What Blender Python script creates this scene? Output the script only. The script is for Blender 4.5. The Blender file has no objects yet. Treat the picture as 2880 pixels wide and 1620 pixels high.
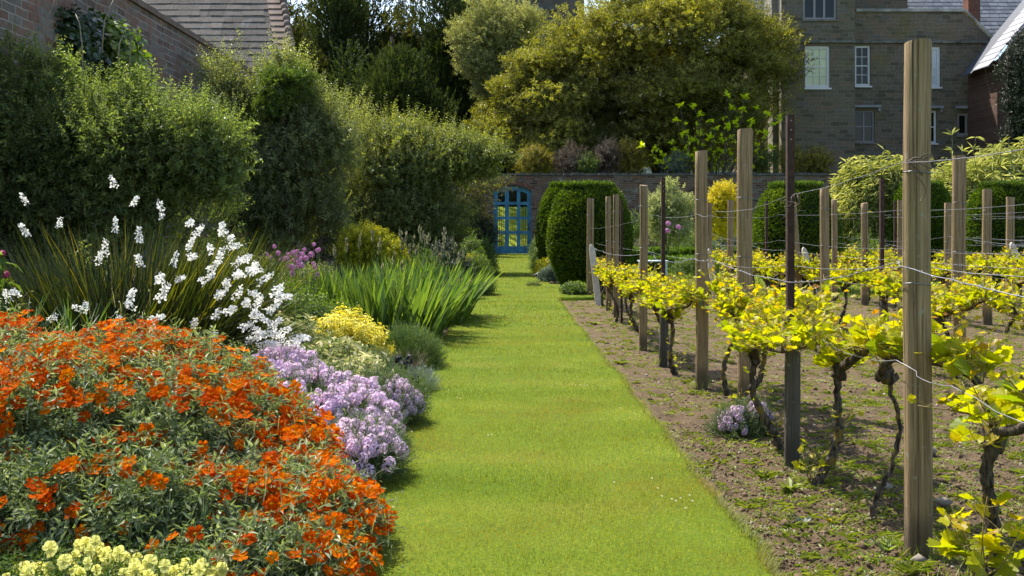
SKY_S, SUN_S, EXPO = 0.15, 4.8, 1.0
import bpy, math, random
import numpy as np
from mathutils import Vector
RG = np.random.default_rng(11)
F, EYE, VX, HY = 2700.0, 1.25, 1270.0, 570.0
SC = bpy.context.scene
COL = SC.collection
PI = math.pi

def P(x, y, Y):
    return np.array([(x - VX) * Y / F, Y, EYE - (y - HY) * Y / F])
def GX(x, Y):
    return (x - VX) * Y / F
def GZ(y, Y):
    return EYE - (y - HY) * Y / F

# ------------------------------------------------------------ geometry store
class Tmpl:
    def __init__(s, verts, faces, mi=None, smooth=False):
        s.v = np.array(verts, dtype=np.float64)
        s.loops = np.array([i for f in faces for i in f], dtype=np.int64)
        s.sizes = np.array([len(f) for f in faces], dtype=np.int64)
        s.mi = np.array(mi if mi is not None else [0] * len(faces), dtype=np.int64)
        s.smooth = smooth

class Geo:
    def __init__(s):
        s.V, s.L, s.S, s.A, s.M, s.SM = [], [], [], [], [], []
        s.n = 0
    def raw(s, V, loops, sizes, var=0.5, mi=0, smooth=False):
        V = np.asarray(V, dtype=np.float64).reshape(-1, 3)
        loops = np.asarray(loops, dtype=np.int64).ravel()
        sizes = np.asarray(sizes, dtype=np.int64).ravel()
        m = len(sizes)
        s.V.append(V); s.L.append(loops + s.n); s.S.append(sizes)
        s.A.append(np.broadcast_to(np.asarray(var, dtype=np.float64), (m,)).copy())
        s.M.append(np.broadcast_to(np.asarray(mi, dtype=np.int64), (m,)).copy())
        s.SM.append(np.full(m, smooth))
        s.n += len(V)
        return s
    def inst(s, T, pos, R, scale, var=None, mi=None):
        pos = np.asarray(pos, dtype=np.float64).reshape(-1, 3)
        N = len(pos)
        if N == 0: return s
        k = len(T.v)
        scale = np.asarray(scale, dtype=np.float64)
        if scale.ndim == 0: scale = np.full(N, float(scale))
        V = np.einsum('nij,kj->nki', R, T.v)
        V = V * (scale[:, None, None] if scale.ndim == 1 else scale[:, None, :]) + pos[:, None, :]
        loops = T.loops[None, :] + (np.arange(N) * k)[:, None]
        if var is None: var = RG.random(N)
        var = np.broadcast_to(np.asarray(var, dtype=np.float64), (N,))
        tv = getattr(T, 'fv', None)
        m = len(T.sizes)
        vv = np.repeat(var, m)
        if tv is not None: vv = np.clip(vv + np.tile(tv, N), 0, 1)
        mm = np.tile(T.mi, N) if mi is None else mi
        s.raw(V.reshape(-1, 3), loops.ravel(), np.tile(T.sizes, N), vv, mm, T.smooth)
        return s
    def box(s, a, b, var=0.5, mi=0):
        x0, y0, z0 = a; x1, y1, z1 = b
        V = [(x0,y0,z0),(x1,y0,z0),(x1,y1,z0),(x0,y1,z0),(x0,y0,z1),(x1,y0,z1),(x1,y1,z1),(x0,y1,z1)]
        Fc = [(0,3,2,1),(4,5,6,7),(0,1,5,4),(1,2,6,5),(2,3,7,6),(3,0,4,7)]
        return s.raw(V, [i for f in Fc for i in f], [4]*6, var, mi)
    def faces(s, V, Fc, var=0.5, mi=0, smooth=False):
        return s.raw(V, [i for f in Fc for i in f], [len(f) for f in Fc], var, mi, smooth)
    def tube(s, pts, radii, sides=6, var=0.5, mi=0, smooth=True, cap=True, jit=0.0):
        pts = np.asarray(pts, dtype=np.float64); n = len(pts)
        radii = np.broadcast_to(np.asarray(radii, dtype=np.float64), (n,))
        t = np.gradient(pts, axis=0)
        t /= np.linalg.norm(t, axis=1)[:, None] + 1e-12
        up = np.array([0, 0, 1.0]) if abs(t[0][2]) < 0.9 else np.array([1.0, 0, 0])
        rings = []
        u = np.cross(t[0], up); u /= np.linalg.norm(u)
        ang = np.arange(sides) * 2 * PI / sides
        for i in range(n):
            u = u - t[i] * np.dot(u, t[i]); u /= np.linalg.norm(u) + 1e-12
            w = np.cross(t[i], u)
            r = radii[i] * (1 + (jit * RG.standard_normal(sides) if jit else 0))
            rings.append(pts[i] + (np.cos(ang) * r)[:, None] * u + (np.sin(ang) * r)[:, None] * w)
        V = np.concatenate(rings)
        q = np.arange(sides); q2 = (q + 1) % sides
        b = (np.arange(n - 1) * sides)[:, None]
        L = np.stack([b + q, b + q2, b + sides + q2, b + sides + q], axis=2).reshape(-1)
        S = np.full((n - 1) * sides, 4)
        if cap:
            L = np.concatenate([L, np.arange(sides)[::-1], (n - 1) * sides + np.arange(sides)])
            S = np.concatenate([S, [sides, sides]])
        return s.raw(V, L, S, var, mi, smooth)
    def build(s, name, mats, parent=None, origin=(0, 0, 0), keep=None):
        V = np.concatenate(s.V) - np.asarray(origin, dtype=np.float64)
        L = np.concatenate(s.L); S = np.concatenate(s.S)
        me = bpy.data.meshes.new(name)
        me.vertices.add(len(V)); me.vertices.foreach_set('co', V.astype(np.float32).ravel())
        me.loops.add(len(L)); me.loops.foreach_set('vertex_index', L.astype(np.int32))
        me.polygons.add(len(S))
        st = np.concatenate([[0], np.cumsum(S)[:-1]])
        me.polygons.foreach_set('loop_start', st.astype(np.int32))
        me.polygons.foreach_set('material_index', np.concatenate(s.M).astype(np.int32))
        at = me.attributes.new('var', 'FLOAT', 'FACE')
        at.data.foreach_set('value', np.concatenate(s.A).astype(np.float32))
        me.polygons.foreach_set('use_smooth', np.concatenate(s.SM))
        me.update(calc_edges=True)
        if not isinstance(mats, (list, tuple)): mats = [mats]
        for m in mats: me.materials.append(m)
        return link(name, me, parent, origin)

def link(name, me, parent=None, origin=(0, 0, 0)):
    o = bpy.data.objects.new(name, me)
    COL.objects.link(o)
    if parent is not None: o.parent = parent
    else: o.location = tuple(origin)
    return o

def tag(o, label=None, cat=None, group=None, kind=None):
    if label: o['label'] = label
    if cat: o['category'] = cat
    if group: o['group'] = group
    if kind: o['kind'] = kind
    return o
def thing(name, loc, label, cat, group=None, rz=0.0):
    o = bpy.data.objects.new(name, None); COL.objects.link(o)
    o.location = tuple(float(c) for c in loc); o.rotation_euler = (0, 0, rz)
    o.empty_display_size = 0.1
    return tag(o, label, cat, group)
KIDS = {}
def copy_tree(root, loc, rz=0.0, sc=1.0, label=None):
    c = root.copy(); COL.objects.link(c)
    c.location = tuple(float(v) for v in loc); c.rotation_euler = (0, 0, rz)
    c.scale = (sc, sc, sc)
    if label: c['label'] = label
    def rec(src, dst):
        for ch in [x for x in COL.objects if x.parent == src]:
            d = ch.copy(); COL.objects.link(d); d.parent = dst; rec(ch, d)
    rec(root, c)
    return c
def structure(o):
    o['kind'] = 'structure'; return o
def stuff(o, label=None):
    o['kind'] = 'stuff'
    if label: o['label'] = label
    return o

# ------------------------------------------------------------ orientation
def norm(a):
    a = np.asarray(a, dtype=np.float64)
    return a / (np.linalg.norm(a, axis=-1, keepdims=True) + 1e-12)
def rdirs(n):
    return norm(RG.standard_normal((n, 3)))
def frames(d, up):
    """columns x,y,z: y along d, z towards up"""
    d = norm(d); up = np.broadcast_to(up, d.shape)
    z = norm(up - d * (d * up).sum(-1, keepdims=True))
    x = np.cross(d, z)
    return np.stack([x, d, z], axis=-1)
def rotz(a):
    a = np.asarray(a); c, s = np.cos(a), np.sin(a); o = np.zeros_like(c); i = np.ones_like(c)
    return np.stack([np.stack([c, -s, o], -1), np.stack([s, c, o], -1), np.stack([o, o, i], -1)], -2)

# ------------------------------------------------------------ numpy noise
def vnoise(x, y, seed=0):
    xi = np.floor(x).astype(np.int64); yi = np.floor(y).astype(np.int64)
    fx = x - xi; fy = y - yi
    fx = fx * fx * (3 - 2 * fx); fy = fy * fy * (3 - 2 * fy)
    def h(a, b):
        n = (a * 374761393 + b * 668265263 + seed * 1442695041) & 0xffffffff
        n = ((n ^ (n >> 13)) * 1274126177) & 0xffffffff
        return ((n ^ (n >> 16)) & 0xffff) / 65535.0
    return (h(xi, yi) * (1 - fx) + h(xi + 1, yi) * fx) * (1 - fy) + (h(xi, yi + 1) * (1 - fx) + h(xi + 1, yi + 1) * fx) * fy
def fbm(x, y, oct=4, seed=0, gain=.5):
    r = 0; a = 1; t = 0
    for i in range(oct):
        r = r + a * vnoise(x * 2**i + 13.7 * i, y * 2**i + 7.1 * i, seed + i); t += a; a *= gain
    return r / t

# ------------------------------------------------------------ materials
class NT:
    def __init__(s, name):
        s.m = bpy.data.materials.new(name); s.m.use_nodes = True
        s.t = s.m.node_tree; s.t.nodes.clear()
        s.out = s.n('ShaderNodeOutputMaterial')
    def n(s, typ, **kw):
        nd = s.t.nodes.new(typ)
        for k, v in kw.items():
            if k.startswith('_'):
                nd.inputs[k[1:].replace('_', ' ')].default_value = v
            else: setattr(nd, k, v)
        return nd
    def l(s, a, b): s.t.links.new(a, b)
    def surf(s, sh): s.l(sh, s.out.inputs['Surface'])
    def ramp(s, fac, stops):
        r = s.n('ShaderNodeValToRGB')
        e = r.color_ramp.elements
        while len(e) < len(stops): e.new(0.5)
        for i, (p, c) in enumerate(stops):
            e[i].position = p; e[i].color = (*c, 1)
        s.l(fac, r.inputs['Fac']); return r.outputs['Color']
    def noise(s, vec, scale, detail=4, rough=.55):
        k = s.n('ShaderNodeTexNoise'); k.inputs['Scale'].default_value = scale
        k.inputs['Detail'].default_value = detail; k.inputs['Roughness'].default_value = rough
        if vec is not None: s.l(vec, k.inputs['Vector'])
        return k.outputs['Fac']
    def mix(s, fac, a, b, mode='MIX'):
        k = s.n('ShaderNodeMix'); k.data_type = 'RGBA'; k.blend_type = mode
        for v, i in ((fac, 0), (a, 6), (b, 7)):
            if hasattr(v, 'is_linked'): s.l(v, k.inputs[i])
            elif i == 0: k.inputs[0].default_value = v
            else: k.inputs[i].default_value = (*v, 1)
        return k.outputs[2]
    def math(s, op, a, b=None, clamp=False):
        k = s.n('ShaderNodeMath', operation=op); k.use_clamp = clamp
        for v, i in ((a, 0), (b, 1)):
            if v is None: continue
            if hasattr(v, 'is_linked'): s.l(v, k.inputs[i])
            else: k.inputs[i].default_value = v
        return k.outputs[0]
    def bump(s, h, strength, dist=.01):
        b = s.n('ShaderNodeBump'); b.inputs['Strength'].default_value = strength; b.inputs['Distance'].default_value = dist
        s.l(h, b.inputs['Height']); return b.outputs['Normal']
    def pos(s): return s.n('ShaderNodeNewGeometry').outputs['Position']
    def obj(s): return s.n('ShaderNodeTexCoord').outputs['Object']
    def mapping(s, vec, scale=(1,1,1), rot=(0,0,0)):
        k = s.n('ShaderNodeMapping'); k.inputs['Scale'].default_value = scale; k.inputs['Rotation'].default_value = rot
        s.l(vec, k.inputs['Vector']); return k.outputs[0]
    def prin(s, col, rough=.7, spec=.5, normal=None, metal=0.0):
        p = s.n('ShaderNodeBsdfPrincipled')
        if hasattr(col, 'is_linked'): s.l(col, p.inputs['Base Color'])
        else: p.inputs['Base Color'].default_value = (*col, 1)
        if hasattr(rough, 'is_linked'): s.l(rough, p.inputs['Roughness'])
        else: p.inputs['Roughness'].default_value = rough
        p.inputs['Specular IOR Level'].default_value = spec
        p.inputs['Metallic'].default_value = metal
        if normal is not None: s.l(normal, p.inputs['Normal'])
        return p

def lin(r, g, b):
    f = lambda c: ((c / 255 + .055) / 1.055) ** 2.4 if c / 255 > .04045 else c / 255 / 12.92
    return (f(r), f(g), f(b))

def leafmat(name, stops, trans=.35, tint=None, rough=.5, spec=.4, patch=None, patch2=None):
    """stops: list of colours over the per-leaf random value; tint: multiplies the transmitted colour"""
    t = NT(name)
    a = t.n('ShaderNodeAttribute', attribute_name='var')
    if len(stops) == 1: stops = [tuple(x * .8 for x in stops[0]), tuple(x * 1.2 for x in stops[0])]
    n = len(stops)
    c = t.ramp(a.outputs['Fac'], [(i / max(1, n - 1), s) for i, s in enumerate(stops)])
    if patch:
        sc, col, amt = patch
        f = t.noise(t.pos(), sc, 2)
        f = t.math('MULTIPLY', t.math('SUBTRACT', f, .45), 5.0 * amt, True)
        c = t.mix(f, c, col)
    if patch2:
        sc, col, amt = patch2
        f = t.math('MULTIPLY', t.math('SUBTRACT', t.noise(t.mapping(t.pos(), (1, .6, 1)), sc, 3), .52), 6.0 * amt, True)
        c = t.mix(f, c, col)
    p = t.prin(c, rough, spec)
    tr = t.n('ShaderNodeBsdfTranslucent')
    tc = t.mix(1.0, c, tint or (1.9, 1.75, .6), 'MULTIPLY')
    t.l(tc, tr.inputs['Color'])
    mx = t.n('ShaderNodeMixShader'); mx.inputs[0].default_value = trans
    t.l(p.outputs[0], mx.inputs[1]); t.l(tr.outputs[0], mx.inputs[2])
    t.surf(mx.outputs[0])
    return t.m

def barkmat(name, c1, c2, scale=30, lichen=None):
    t = NT(name)
    o = t.pos()
    v = t.mapping(o, (1, 1, .22))
    f = t.noise(v, scale, 6, .65)
    c = t.ramp(f, [(.36, tuple(x * .5 for x in c1)), (.44, c1), (.66, c2)])
    if lichen:
        g = t.noise(o, 14, 3); c = t.mix(t.ramp(g, [(.56, (0,0,0)), (.64, (1,1,1))]), c, lichen)
    t.surf(t.prin(c, .9, .2, t.bump(f, 1.0, .025)).outputs[0])
    return t.m

def simple(name, c, rough=.6, spec=.4, metal=0., var=.15, scale=8, bump=0.0):
    t = NT(name)
    f = t.noise(t.pos(), scale, 5)
    c2 = tuple(min(1, x * (1 + var)) for x in c); c1 = tuple(x * (1 - var) for x in c)
    cc = t.ramp(f, [(.3, c1), (.7, c2)])
    t.surf(t.prin(cc, rough, spec, t.bump(f, bump, .01) if bump else None, metal).outputs[0])
    return t.m

def masonry(name, axes, bw, bh, cols, mortar, msize=.012, patch=None, patch2=None, bump=.6, off=.5, stain=None):
    """axes: which world axes run along and up the wall ('xz' or 'yz')"""
    t = NT(name)
    sp = t.n('ShaderNodeSeparateXYZ'); t.l(t.pos(), sp.inputs[0])
    cb = t.n('ShaderNodeCombineXYZ')
    # slightly uneven courses
    w = t.math('MULTIPLY', t.math('SUBTRACT', t.noise(t.pos(), .9, 3), .5), bh * 1.1)
    t.l(sp.outputs['XYZ'.index(axes[0].upper())], cb.inputs[0])
    t.l(t.math('ADD', sp.outputs['XYZ'.index(axes[1].upper())], w), cb.inputs[1])
    b = t.n('ShaderNodeTexBrick')
    b.offset = off; b.squash = 1.35; b.squash_frequency = 3
    b.inputs['Scale'].default_value = 1
    b.inputs['Brick Width'].default_value = bw; b.inputs['Row Height'].default_value = bh
    b.inputs['Mortar Size'].default_value = msize; b.inputs['Mortar Smooth'].default_value = .3
    b.inputs['Bias'].default_value = 0
    b.inputs['Color1'].default_value = (0,0,0,1); b.inputs['Color2'].default_value = (1,1,1,1)
    b.inputs['Mortar'].default_value = (.5,.5,.5,1)
    t.l(cb.outputs[0], b.inputs['Vector'])
    c = t.ramp(b.outputs['Color'], [(i / (len(cols) - 1), x) for i, x in enumerate(cols)])
    fine = t.noise(t.pos(), 14, 5)
    c = t.mix(.55, c, t.ramp(fine, [(.25, (.35,.35,.35)), (.75, (1.5,1.5,1.5))]), 'MULTIPLY')
    if patch:
        f = t.ramp(t.noise(t.pos(), patch[0], 4), [(patch[1], (0,0,0)), (patch[1] + .14, (1,1,1))])
        c = t.mix(f, c, patch[2])
    if patch2:
        f = t.ramp(t.noise(t.mapping(t.pos(), (1.3, 1.1, .7)), patch2[0], 5), [(patch2[1], (0,0,0)), (patch2[1] + .1, (1,1,1))])
        c = t.mix(f, c, patch2[2])
    mf = b.outputs['Fac']
    mm = t.math('MULTIPLY', mf, t.math('MULTIPLY', t.math('SUBTRACT', t.noise(t.pos(), 1.7, 3), .3), 2.6, True))
    c = t.mix(mm, c, mortar)
    h = t.math('SUBTRACT', t.math('MULTIPLY', fine, .6), mf)
    t.surf(t.prin(c, .92, .2, t.bump(h, bump, .02)).outputs[0])
    return t.m

# ------------------------------------------------------------ leaf templates
def T_leaf(w=.4, fold=.12, droop=.1):
    return Tmpl([(0,0,0),(w/2,.42,fold),(0,1,-droop),(-w/2,.42,fold)], [(0,1,2),(0,2,3)])
def T_oval(w=.5, fold=.08, droop=.15):
    v = [(0,0,0),(w*.42,.25,fold),(w*.45,.62,fold*.6),(0,1,-droop),(-w*.45,.62,fold*.6),(-w*.42,.25,fold),(0,.45,0)]
    return Tmpl(v, [(0,1,6),(1,2,6),(2,3,6),(3,4,6),(4,5,6),(5,0,6)])
def T_quad(w=.55):
    return Tmpl([(0,0,0),(w/2,.5,.1),(0,1,0),(-w/2,.5,.06)], [(0,1,2,3)])
def sprig(n, leaf, llen, spread=.9, stem=.006, seed=0, up=.5, lenvar=.3, var=.15, stemvar=0, tipbias=.15, stemmi=1):
    """a twig of unit length along +Y carrying n leaves"""
    g = np.random.default_rng(seed)
    V, Fc, mi, fv = [], [], [], []
    b = 0
    if stem:
        for i in range(3):
            a = i * 2 * PI / 3
            V += [(math.cos(a)*stem, 0, math.sin(a)*stem), (math.cos(a)*stem*.4, 1, math.sin(a)*stem*.4)]
        for i in range(3):
            j = (i + 1) % 3
            Fc.append((2*i, 2*j, 2*j+1, 2*i+1)); mi.append(stemmi); fv.append(stemvar)
        b = 6
    for k in range(n):
        t = tipbias + (1 - tipbias) * (k + g.random()) / n
        a = k * 2.4 + g.random() * .8
        out = np.array([math.cos(a), 0, math.sin(a)])
        d = norm(out * spread + np.array([0, up, 0]) + g.standard_normal(3) * .2)
        M = frames(d[None], norm(np.array([[0, 1.0, 0]]) + g.standard_normal((1, 3)) * .35))[0]
        L = llen * (1 + lenvar * (g.random() * 2 - 1)) * (1.0 if t < .8 else .8)
        vv = (M @ (leaf.v * L).T).T + np.array([0, t, 0])
        V += [tuple(x) for x in vv]
        o = 0
        r = (g.random() - .5) * var * 2
        for s_, m_ in zip(leaf.sizes, leaf.mi):
            Fc.append(tuple(leaf.loops[o:o+s_] + b)); o += s_; mi.append(m_); fv.append(r)
        b += len(leaf.v)
    T = Tmpl(V, Fc, mi); T.fv = np.array(fv); return T

def ell_pts(n, c, r, shell=.0, zmin=-9):
    """n points in ellipsoid, radius fraction between shell and 1"""
    u = rdirs(int(n)); f = (shell**3 + (1 - shell**3) * RG.random(int(n))) ** (1/3)
    p = np.asarray(c) + u * f[:, None] * np.asarray(r)
    k = p[:, 2] > zmin
    return p[k], u[k]

def lumps(blobs, n, s=.35, top=.2):
    """extra small leafy lobes on the upper and outer surface of a crown"""
    out = list(blobs); w = np.array([b[3] * b[5] for b in blobs]); w = w / w.sum()
    for i in range(n):
        b = blobs[RG.choice(len(blobs), p=w)]; u = rdirs(1)[0]; u[2] = abs(u[2]) * .9 + top * RG.random(); u = norm(u)
        r = min(b[3:6]) * s * (.5 + RG.random())
        out.append((b[0] + u[0] * b[3] * .95, b[1] + u[1] * b[4] * .95, b[2] + u[2] * b[5] * .95, r, r, r * (.8 + .8 * RG.random())))
    return out

def crown(geo, blobs, nclump, nper, csize, sprigs, ssize, outer=.6, up=.45, outw=.8, rnd=.6, flat=.6,
          zmin=0.05, cull=.5, mi=None, varfn=None, keepmask=None, sag=0.0, vspread=.25, rag=.3, gaps=0, gfreq=1.5):
    """leafy crown: clumps of sprigs spread in the outer part of a union of ellipsoids. returns clump centres"""
    blobs = [tuple(b) for b in blobs]
    w = np.array([(b[3]*b[4] + b[3]*b[5] + b[4]*b[5]) for b in blobs]); w = w / w.sum()
    cent, outd = [], []
    for b, ww in zip(blobs, w):
        k = max(1, int(round(nclump * ww)))
        rr = np.array(b[3:6]); rr = np.maximum(rr * .6, rr - csize * .75)
        p, u = ell_pts(k, b[:3], rr, outer)
        lmp = 1 + rag * (fbm(u[:, 0] * 2.3 + b[0], u[:, 2] * 2.3 + u[:, 1] * 1.7 + b[2], 2, 33) - .45) * 2 + rag * .5 * (RG.random(len(p)) ** 4)
        p = np.asarray(b[:3]) + (p - np.asarray(b[:3])) * lmp[:, None]
        cent.append(p); outd.append(u)
    cent = np.concatenate(cent); outd = np.concatenate(outd)
    if len(blobs) > 1 and cull > 0:
        inside = np.zeros(len(cent), bool)
        for b in blobs:
            q = (cent - np.array(b[:3])) / np.array(b[3:6])
            inside |= (q**2).sum(1) < cull**2
        cent = cent[~inside]; outd = outd[~inside]
    k = cent[:, 2] > zmin
    cent = cent[k]; outd = outd[k]
    if gaps:
        q = fbm(cent[:, 0] * gfreq + 5, cent[:, 2] * gfreq * 1.2 + cent[:, 1] * gfreq * .5, 2, 71)
        k = q > gaps - .06 * RG.random(len(cent)); cent = cent[k]; outd = outd[k]
    if keepmask is not None:
        k = keepmask(cent); cent = cent[k]; outd = outd[k]
    N = len(cent)
    cs = csize * (.6 + .8 * RG.random(N))
    idx = np.repeat(np.arange(N), nper)
    M = len(idx)
    g = RG.standard_normal((M, 3)); g *= (np.minimum(1, 1.5 / (np.linalg.norm(g, axis=1) + 1e-9)))[:, None]
    off = g * cs[idx][:, None] * np.array([1, 1, flat])
    pos = cent[idx] + off
    pos[:, 2] -= sag * (off[:, 0]**2 + off[:, 1]**2)
    d = norm(outd[idx] * outw + norm(off) * .7 + np.array([0, 0, up]) + rdirs(M) * rnd)
    upv = norm(np.array([0, 0, 1.0]) + rdirs(M) * .5)
    cv = RG.random(N)
    var = np.clip(cv[idx] * .6 + RG.random(M) * .4 + (RG.random(M) - .5) * vspread, 0, 1)
    if varfn is not None: var = varfn(pos, var)
    ok = pos[:, 2] > zmin
    R_ = frames(d, upv)
    which = RG.integers(0, len(sprigs), M)
    ss = ssize * (.7 + .6 * RG.random(M))
    for i, T in enumerate(sprigs):
        k = ok & (which == i)
        geo.inst(T, pos[k], R_[k], ss[k], var[k], mi)
    return cent

def limb(geo, a, b, r0, r1, n=6, wob=.08, sides=5, sag=0.0, mi=0, var=.5, bow=None):
    a = np.asarray(a, float); b = np.asarray(b, float)
    t = np.linspace(0, 1, n)[:, None]
    L = np.linalg.norm(b - a)
    p = a + (b - a) * t
    w = RG.standard_normal((n, 3)) * wob * L * np.sin(t * PI)
    p = p + w
    p[:, 2] += (sag * L * np.sin(t[:, 0] * PI))
    geo.tube(p, np.linspace(r0, r1, n), sides, var, mi)
    return p

def skeleton(geo, base, top, cents, r, nl=10, twigs=60, sides=7, mi=0):
    """trunk, limbs to some clumps, twigs to more"""
    base = np.asarray(base, float); top = np.asarray(top, float)
    tr = limb(geo, base, top, r, r * .45, 8, .02, sides, mi=mi)
    cents = np.asarray(cents)
    if len(cents) == 0: return
    sel = cents[RG.choice(len(cents), min(nl, len(cents)), replace=False)]
    nodes = list(tr[3:])
    for c in sel:
        k = tr[RG.integers(2, len(tr))]
        c2 = k + (c - k) * .8
        nodes += list(limb(geo, k, c2, r * .4, r * .1, 7, .06, 5, .08, mi=mi)[2:])
    nodes = np.array(nodes)
    tw = cents[RG.choice(len(cents), min(twigs, len(cents)), replace=False)]
    for c in tw:
        d = np.linalg.norm(nodes - c, axis=1); k = nodes[np.argmin(d)]
        limb(geo, k, c, r * .12, r * .03, 5, .06, 4, .03, mi=mi)

def blades(geo, base, az, length, lean, curve, width, var=None, mi=0, K=6, taper=1.6, twist=0.0, basew=.6, fold=0.0):
    """strap leaves: returns tip points and tip directions"""
    base = np.asarray(base, float); N = len(base)
    b = lambda a: np.broadcast_to(np.asarray(a, float), (N,))
    az, length, lean, curve, width = map(b, (az, length, lean, curve, width))
    dxy = np.stack([np.cos(az), np.sin(az), np.zeros(N)], -1)
    side = np.stack([-np.sin(az), np.cos(az), np.zeros(N)], -1)
    p = base.copy(); rows = []
    tw = b(twist)
    for k in range(K + 1):
        t = k / K
        w = width * (basew + (1 - basew) * min(1, t * 3)) * (1 - t**taper) if K > 1 else width * (1 - t)
        th = lean + curve * t
        a = tw * (t + .2)
        nrm = np.cross(side, dxy * np.sin(th)[:, None] + np.array([0,0,1.])*np.cos(th)[:, None])
        sd = side * np.cos(a)[:, None] + nrm * np.sin(a)[:, None]
        rows.append((p - sd * (w / 2)[:, None], p + sd * (w / 2)[:, None]))
        last = dxy * np.sin(th)[:, None] + np.array([0, 0, 1.0]) * np.cos(th)[:, None]
        if k < K: p = p + last * (length / K)[:, None]
    V = np.stack([r for pr in rows for r in pr], axis=1)      # N, 2(K+1), 3
    fl = []
    sz = []
    for k in range(K):
        if k < K - 1: fl += [2*k, 2*k+1, 2*k+3, 2*k+2]; sz.append(4)
        else: fl += [2*k, 2*k+1, 2*k+2]; sz.append(3)
    fl = np.array(fl); nv = 2 * (K + 1)
    L = (fl[None] + (np.arange(N) * nv)[:, None]).ravel()
    if var is None: var = RG.random(N)
    geo.raw(V.reshape(-1, 3), L, np.tile(sz, N), np.repeat(b(var), K), mi)
    return p, last
# ============================================================ camera, light, sky
cam_d = bpy.data.cameras.new('camera'); cam = bpy.data.objects.new('camera', cam_d); COL.objects.link(cam)
cam.location = (0, 0, EYE); cam.rotation_euler = (PI / 2, 0, 0)
cam_d.sensor_width = 36; cam_d.lens = 36 * F / 2576
cam_d.shift_x = (1288 - VX) / 2576; cam_d.shift_y = -(724.5 - HY) / 2576
cam_d.clip_end = 5000; cam_d.clip_start = .05
SC.camera = cam
SUN_AZ, SUN_EL = math.radians(-35), math.radians(54)      # azimuth measured from +Y towards +X
w = bpy.data.worlds.new('World'); SC.world = w; w.use_nodes = True
nt = w.node_tree; bg = nt.nodes['Background']
sky = nt.nodes.new('ShaderNodeTexSky'); sky.sky_type = 'NISHITA'; sky.sun_disc = False
sky.sun_elevation = SUN_EL; sky.sun_rotation = SUN_AZ
sky.air_density = 1.0; sky.dust_density = 1.5; sky.ozone_density = 1.0
nt.links.new(sky.outputs[0], bg.inputs['Color']); bg.inputs['Strength'].default_value = SKY_S
sd = bpy.data.lights.new('sun', 'SUN'); sd.energy = SUN_S; sd.angle = math.radians(.5); sd.color = (1, .95, .86)
sun = bpy.data.objects.new('sun', sd); COL.objects.link(sun)
sv = Vector((math.sin(SUN_AZ) * math.cos(SUN_EL), math.cos(SUN_AZ) * math.cos(SUN_EL), math.sin(SUN_EL)))
sun.rotation_euler = sv.to_track_quat('Z', 'Y').to_euler(); sun.location = (0, 0, 30)
SC.view_settings.view_transform = 'Standard'; SC.view_settings.look = 'None'
SC.view_settings.gamma = 1; SC.view_settings.exposure = EXPO
cy = SC.cycles
SC.render.engine = 'CYCLES'
cy.max_bounces = 7; cy.diffuse_bounces = 3; cy.glossy_bounces = 2; cy.transmission_bounces = 5; cy.transparent_max_bounces = 6
cy.use_adaptive_sampling = True; cy.adaptive_threshold = .02
cy.use_denoising = True
cy.sample_clamp_indirect = 4; cy.caustics_reflective = False; cy.caustics_refractive = False

# ============================================================ ground
def sheet(name, xs, ys, zf, mats, var=.5):
    X, Y = np.meshgrid(xs, ys)
    Z = zf(X, Y)
    V = np.stack([X, Y, Z], -1).reshape(-1, 3)
    nx, ny = len(xs), len(ys)
    i = np.arange(nx - 1)[None] + (np.arange(ny - 1) * nx)[:, None]
    L = np.stack([i, i + 1, i + nx + 1, i + nx], -1).reshape(-1)
    g = Geo(); g.raw(V, L, np.full((nx-1)*(ny-1), 4), var, 0, True)
    return g.build(name, mats)
def geom_ys(a, b, s0, k):
    """spacing that grows with distance"""
    r = [a]
    while r[-1] < b: r.append(r[-1] + max(s0, r[-1] * k))
    return np.array(r)

def path_edges(Y):
    """left and right border of the grass path"""
    l = np.interp(Y, [2, 5, 10, 18.5, 30, 48], [-.60, -.60, -.67, -.63, -.6, -.56])
    r = np.interp(Y, [2, 4, 7, 12, 18.6], [.965, .965, .945, .92, .90])
    wob = .012 * np.sin(Y * 3.1) + .01 * np.sin(Y * 7.7 + 1) + .03 * (fbm(Y * 1.7, Y * 0, 3, 5) - .5)
    far = np.interp(Y, [18.6, 22.6, 22.9, 30, 48], [1.75, 1.75, .95, 1.02, 1.12])
    r = np.where(Y > 18.7, far, r)
    return l + wob, r + wob[::1] * .8 + .022 * (fbm(Y * 9, Y * 0 + 4, 3, 17) - .5) * 2

# lawn material
t = NT('lawn_turf')
p_ = t.pos()
n1 = t.noise(t.mapping(p_, (.8, 1.5, 1)), 1.1, 4)
n2 = t.noise(p_, 60, 3)
c = t.ramp(n1, [(.3, (.085, .125, .006)), (.55, (.130, .165, .010)), (.75, (.180, .175, .024))])
c = t.mix(t.ramp(n2, [(.35, (0,0,0)), (.75, (1,1,1))]), c, (.05, .10, .012))
t.surf(t.prin(c, .9, .05, t.bump(n2, .6, .01)).outputs[0])
M_TURF = t.m
t = NT('rough_grass_ground')
c = t.ramp(t.noise(t.pos(), .35, 5), [(.3, (.05, .09, .015)), (.7, (.10, .13, .03))])
t.surf(t.prin(c, .9, .1).outputs[0]); M_GRND = t.m
t = NT('bank_turf')
c = t.ramp(t.noise(t.pos(), .9, 5), [(.3, (.22, .30, .02)), (.7, (.36, .40, .035))])
t.surf(t.prin(c, .9, .1).outputs[0]); M_BANK = t.m
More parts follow.
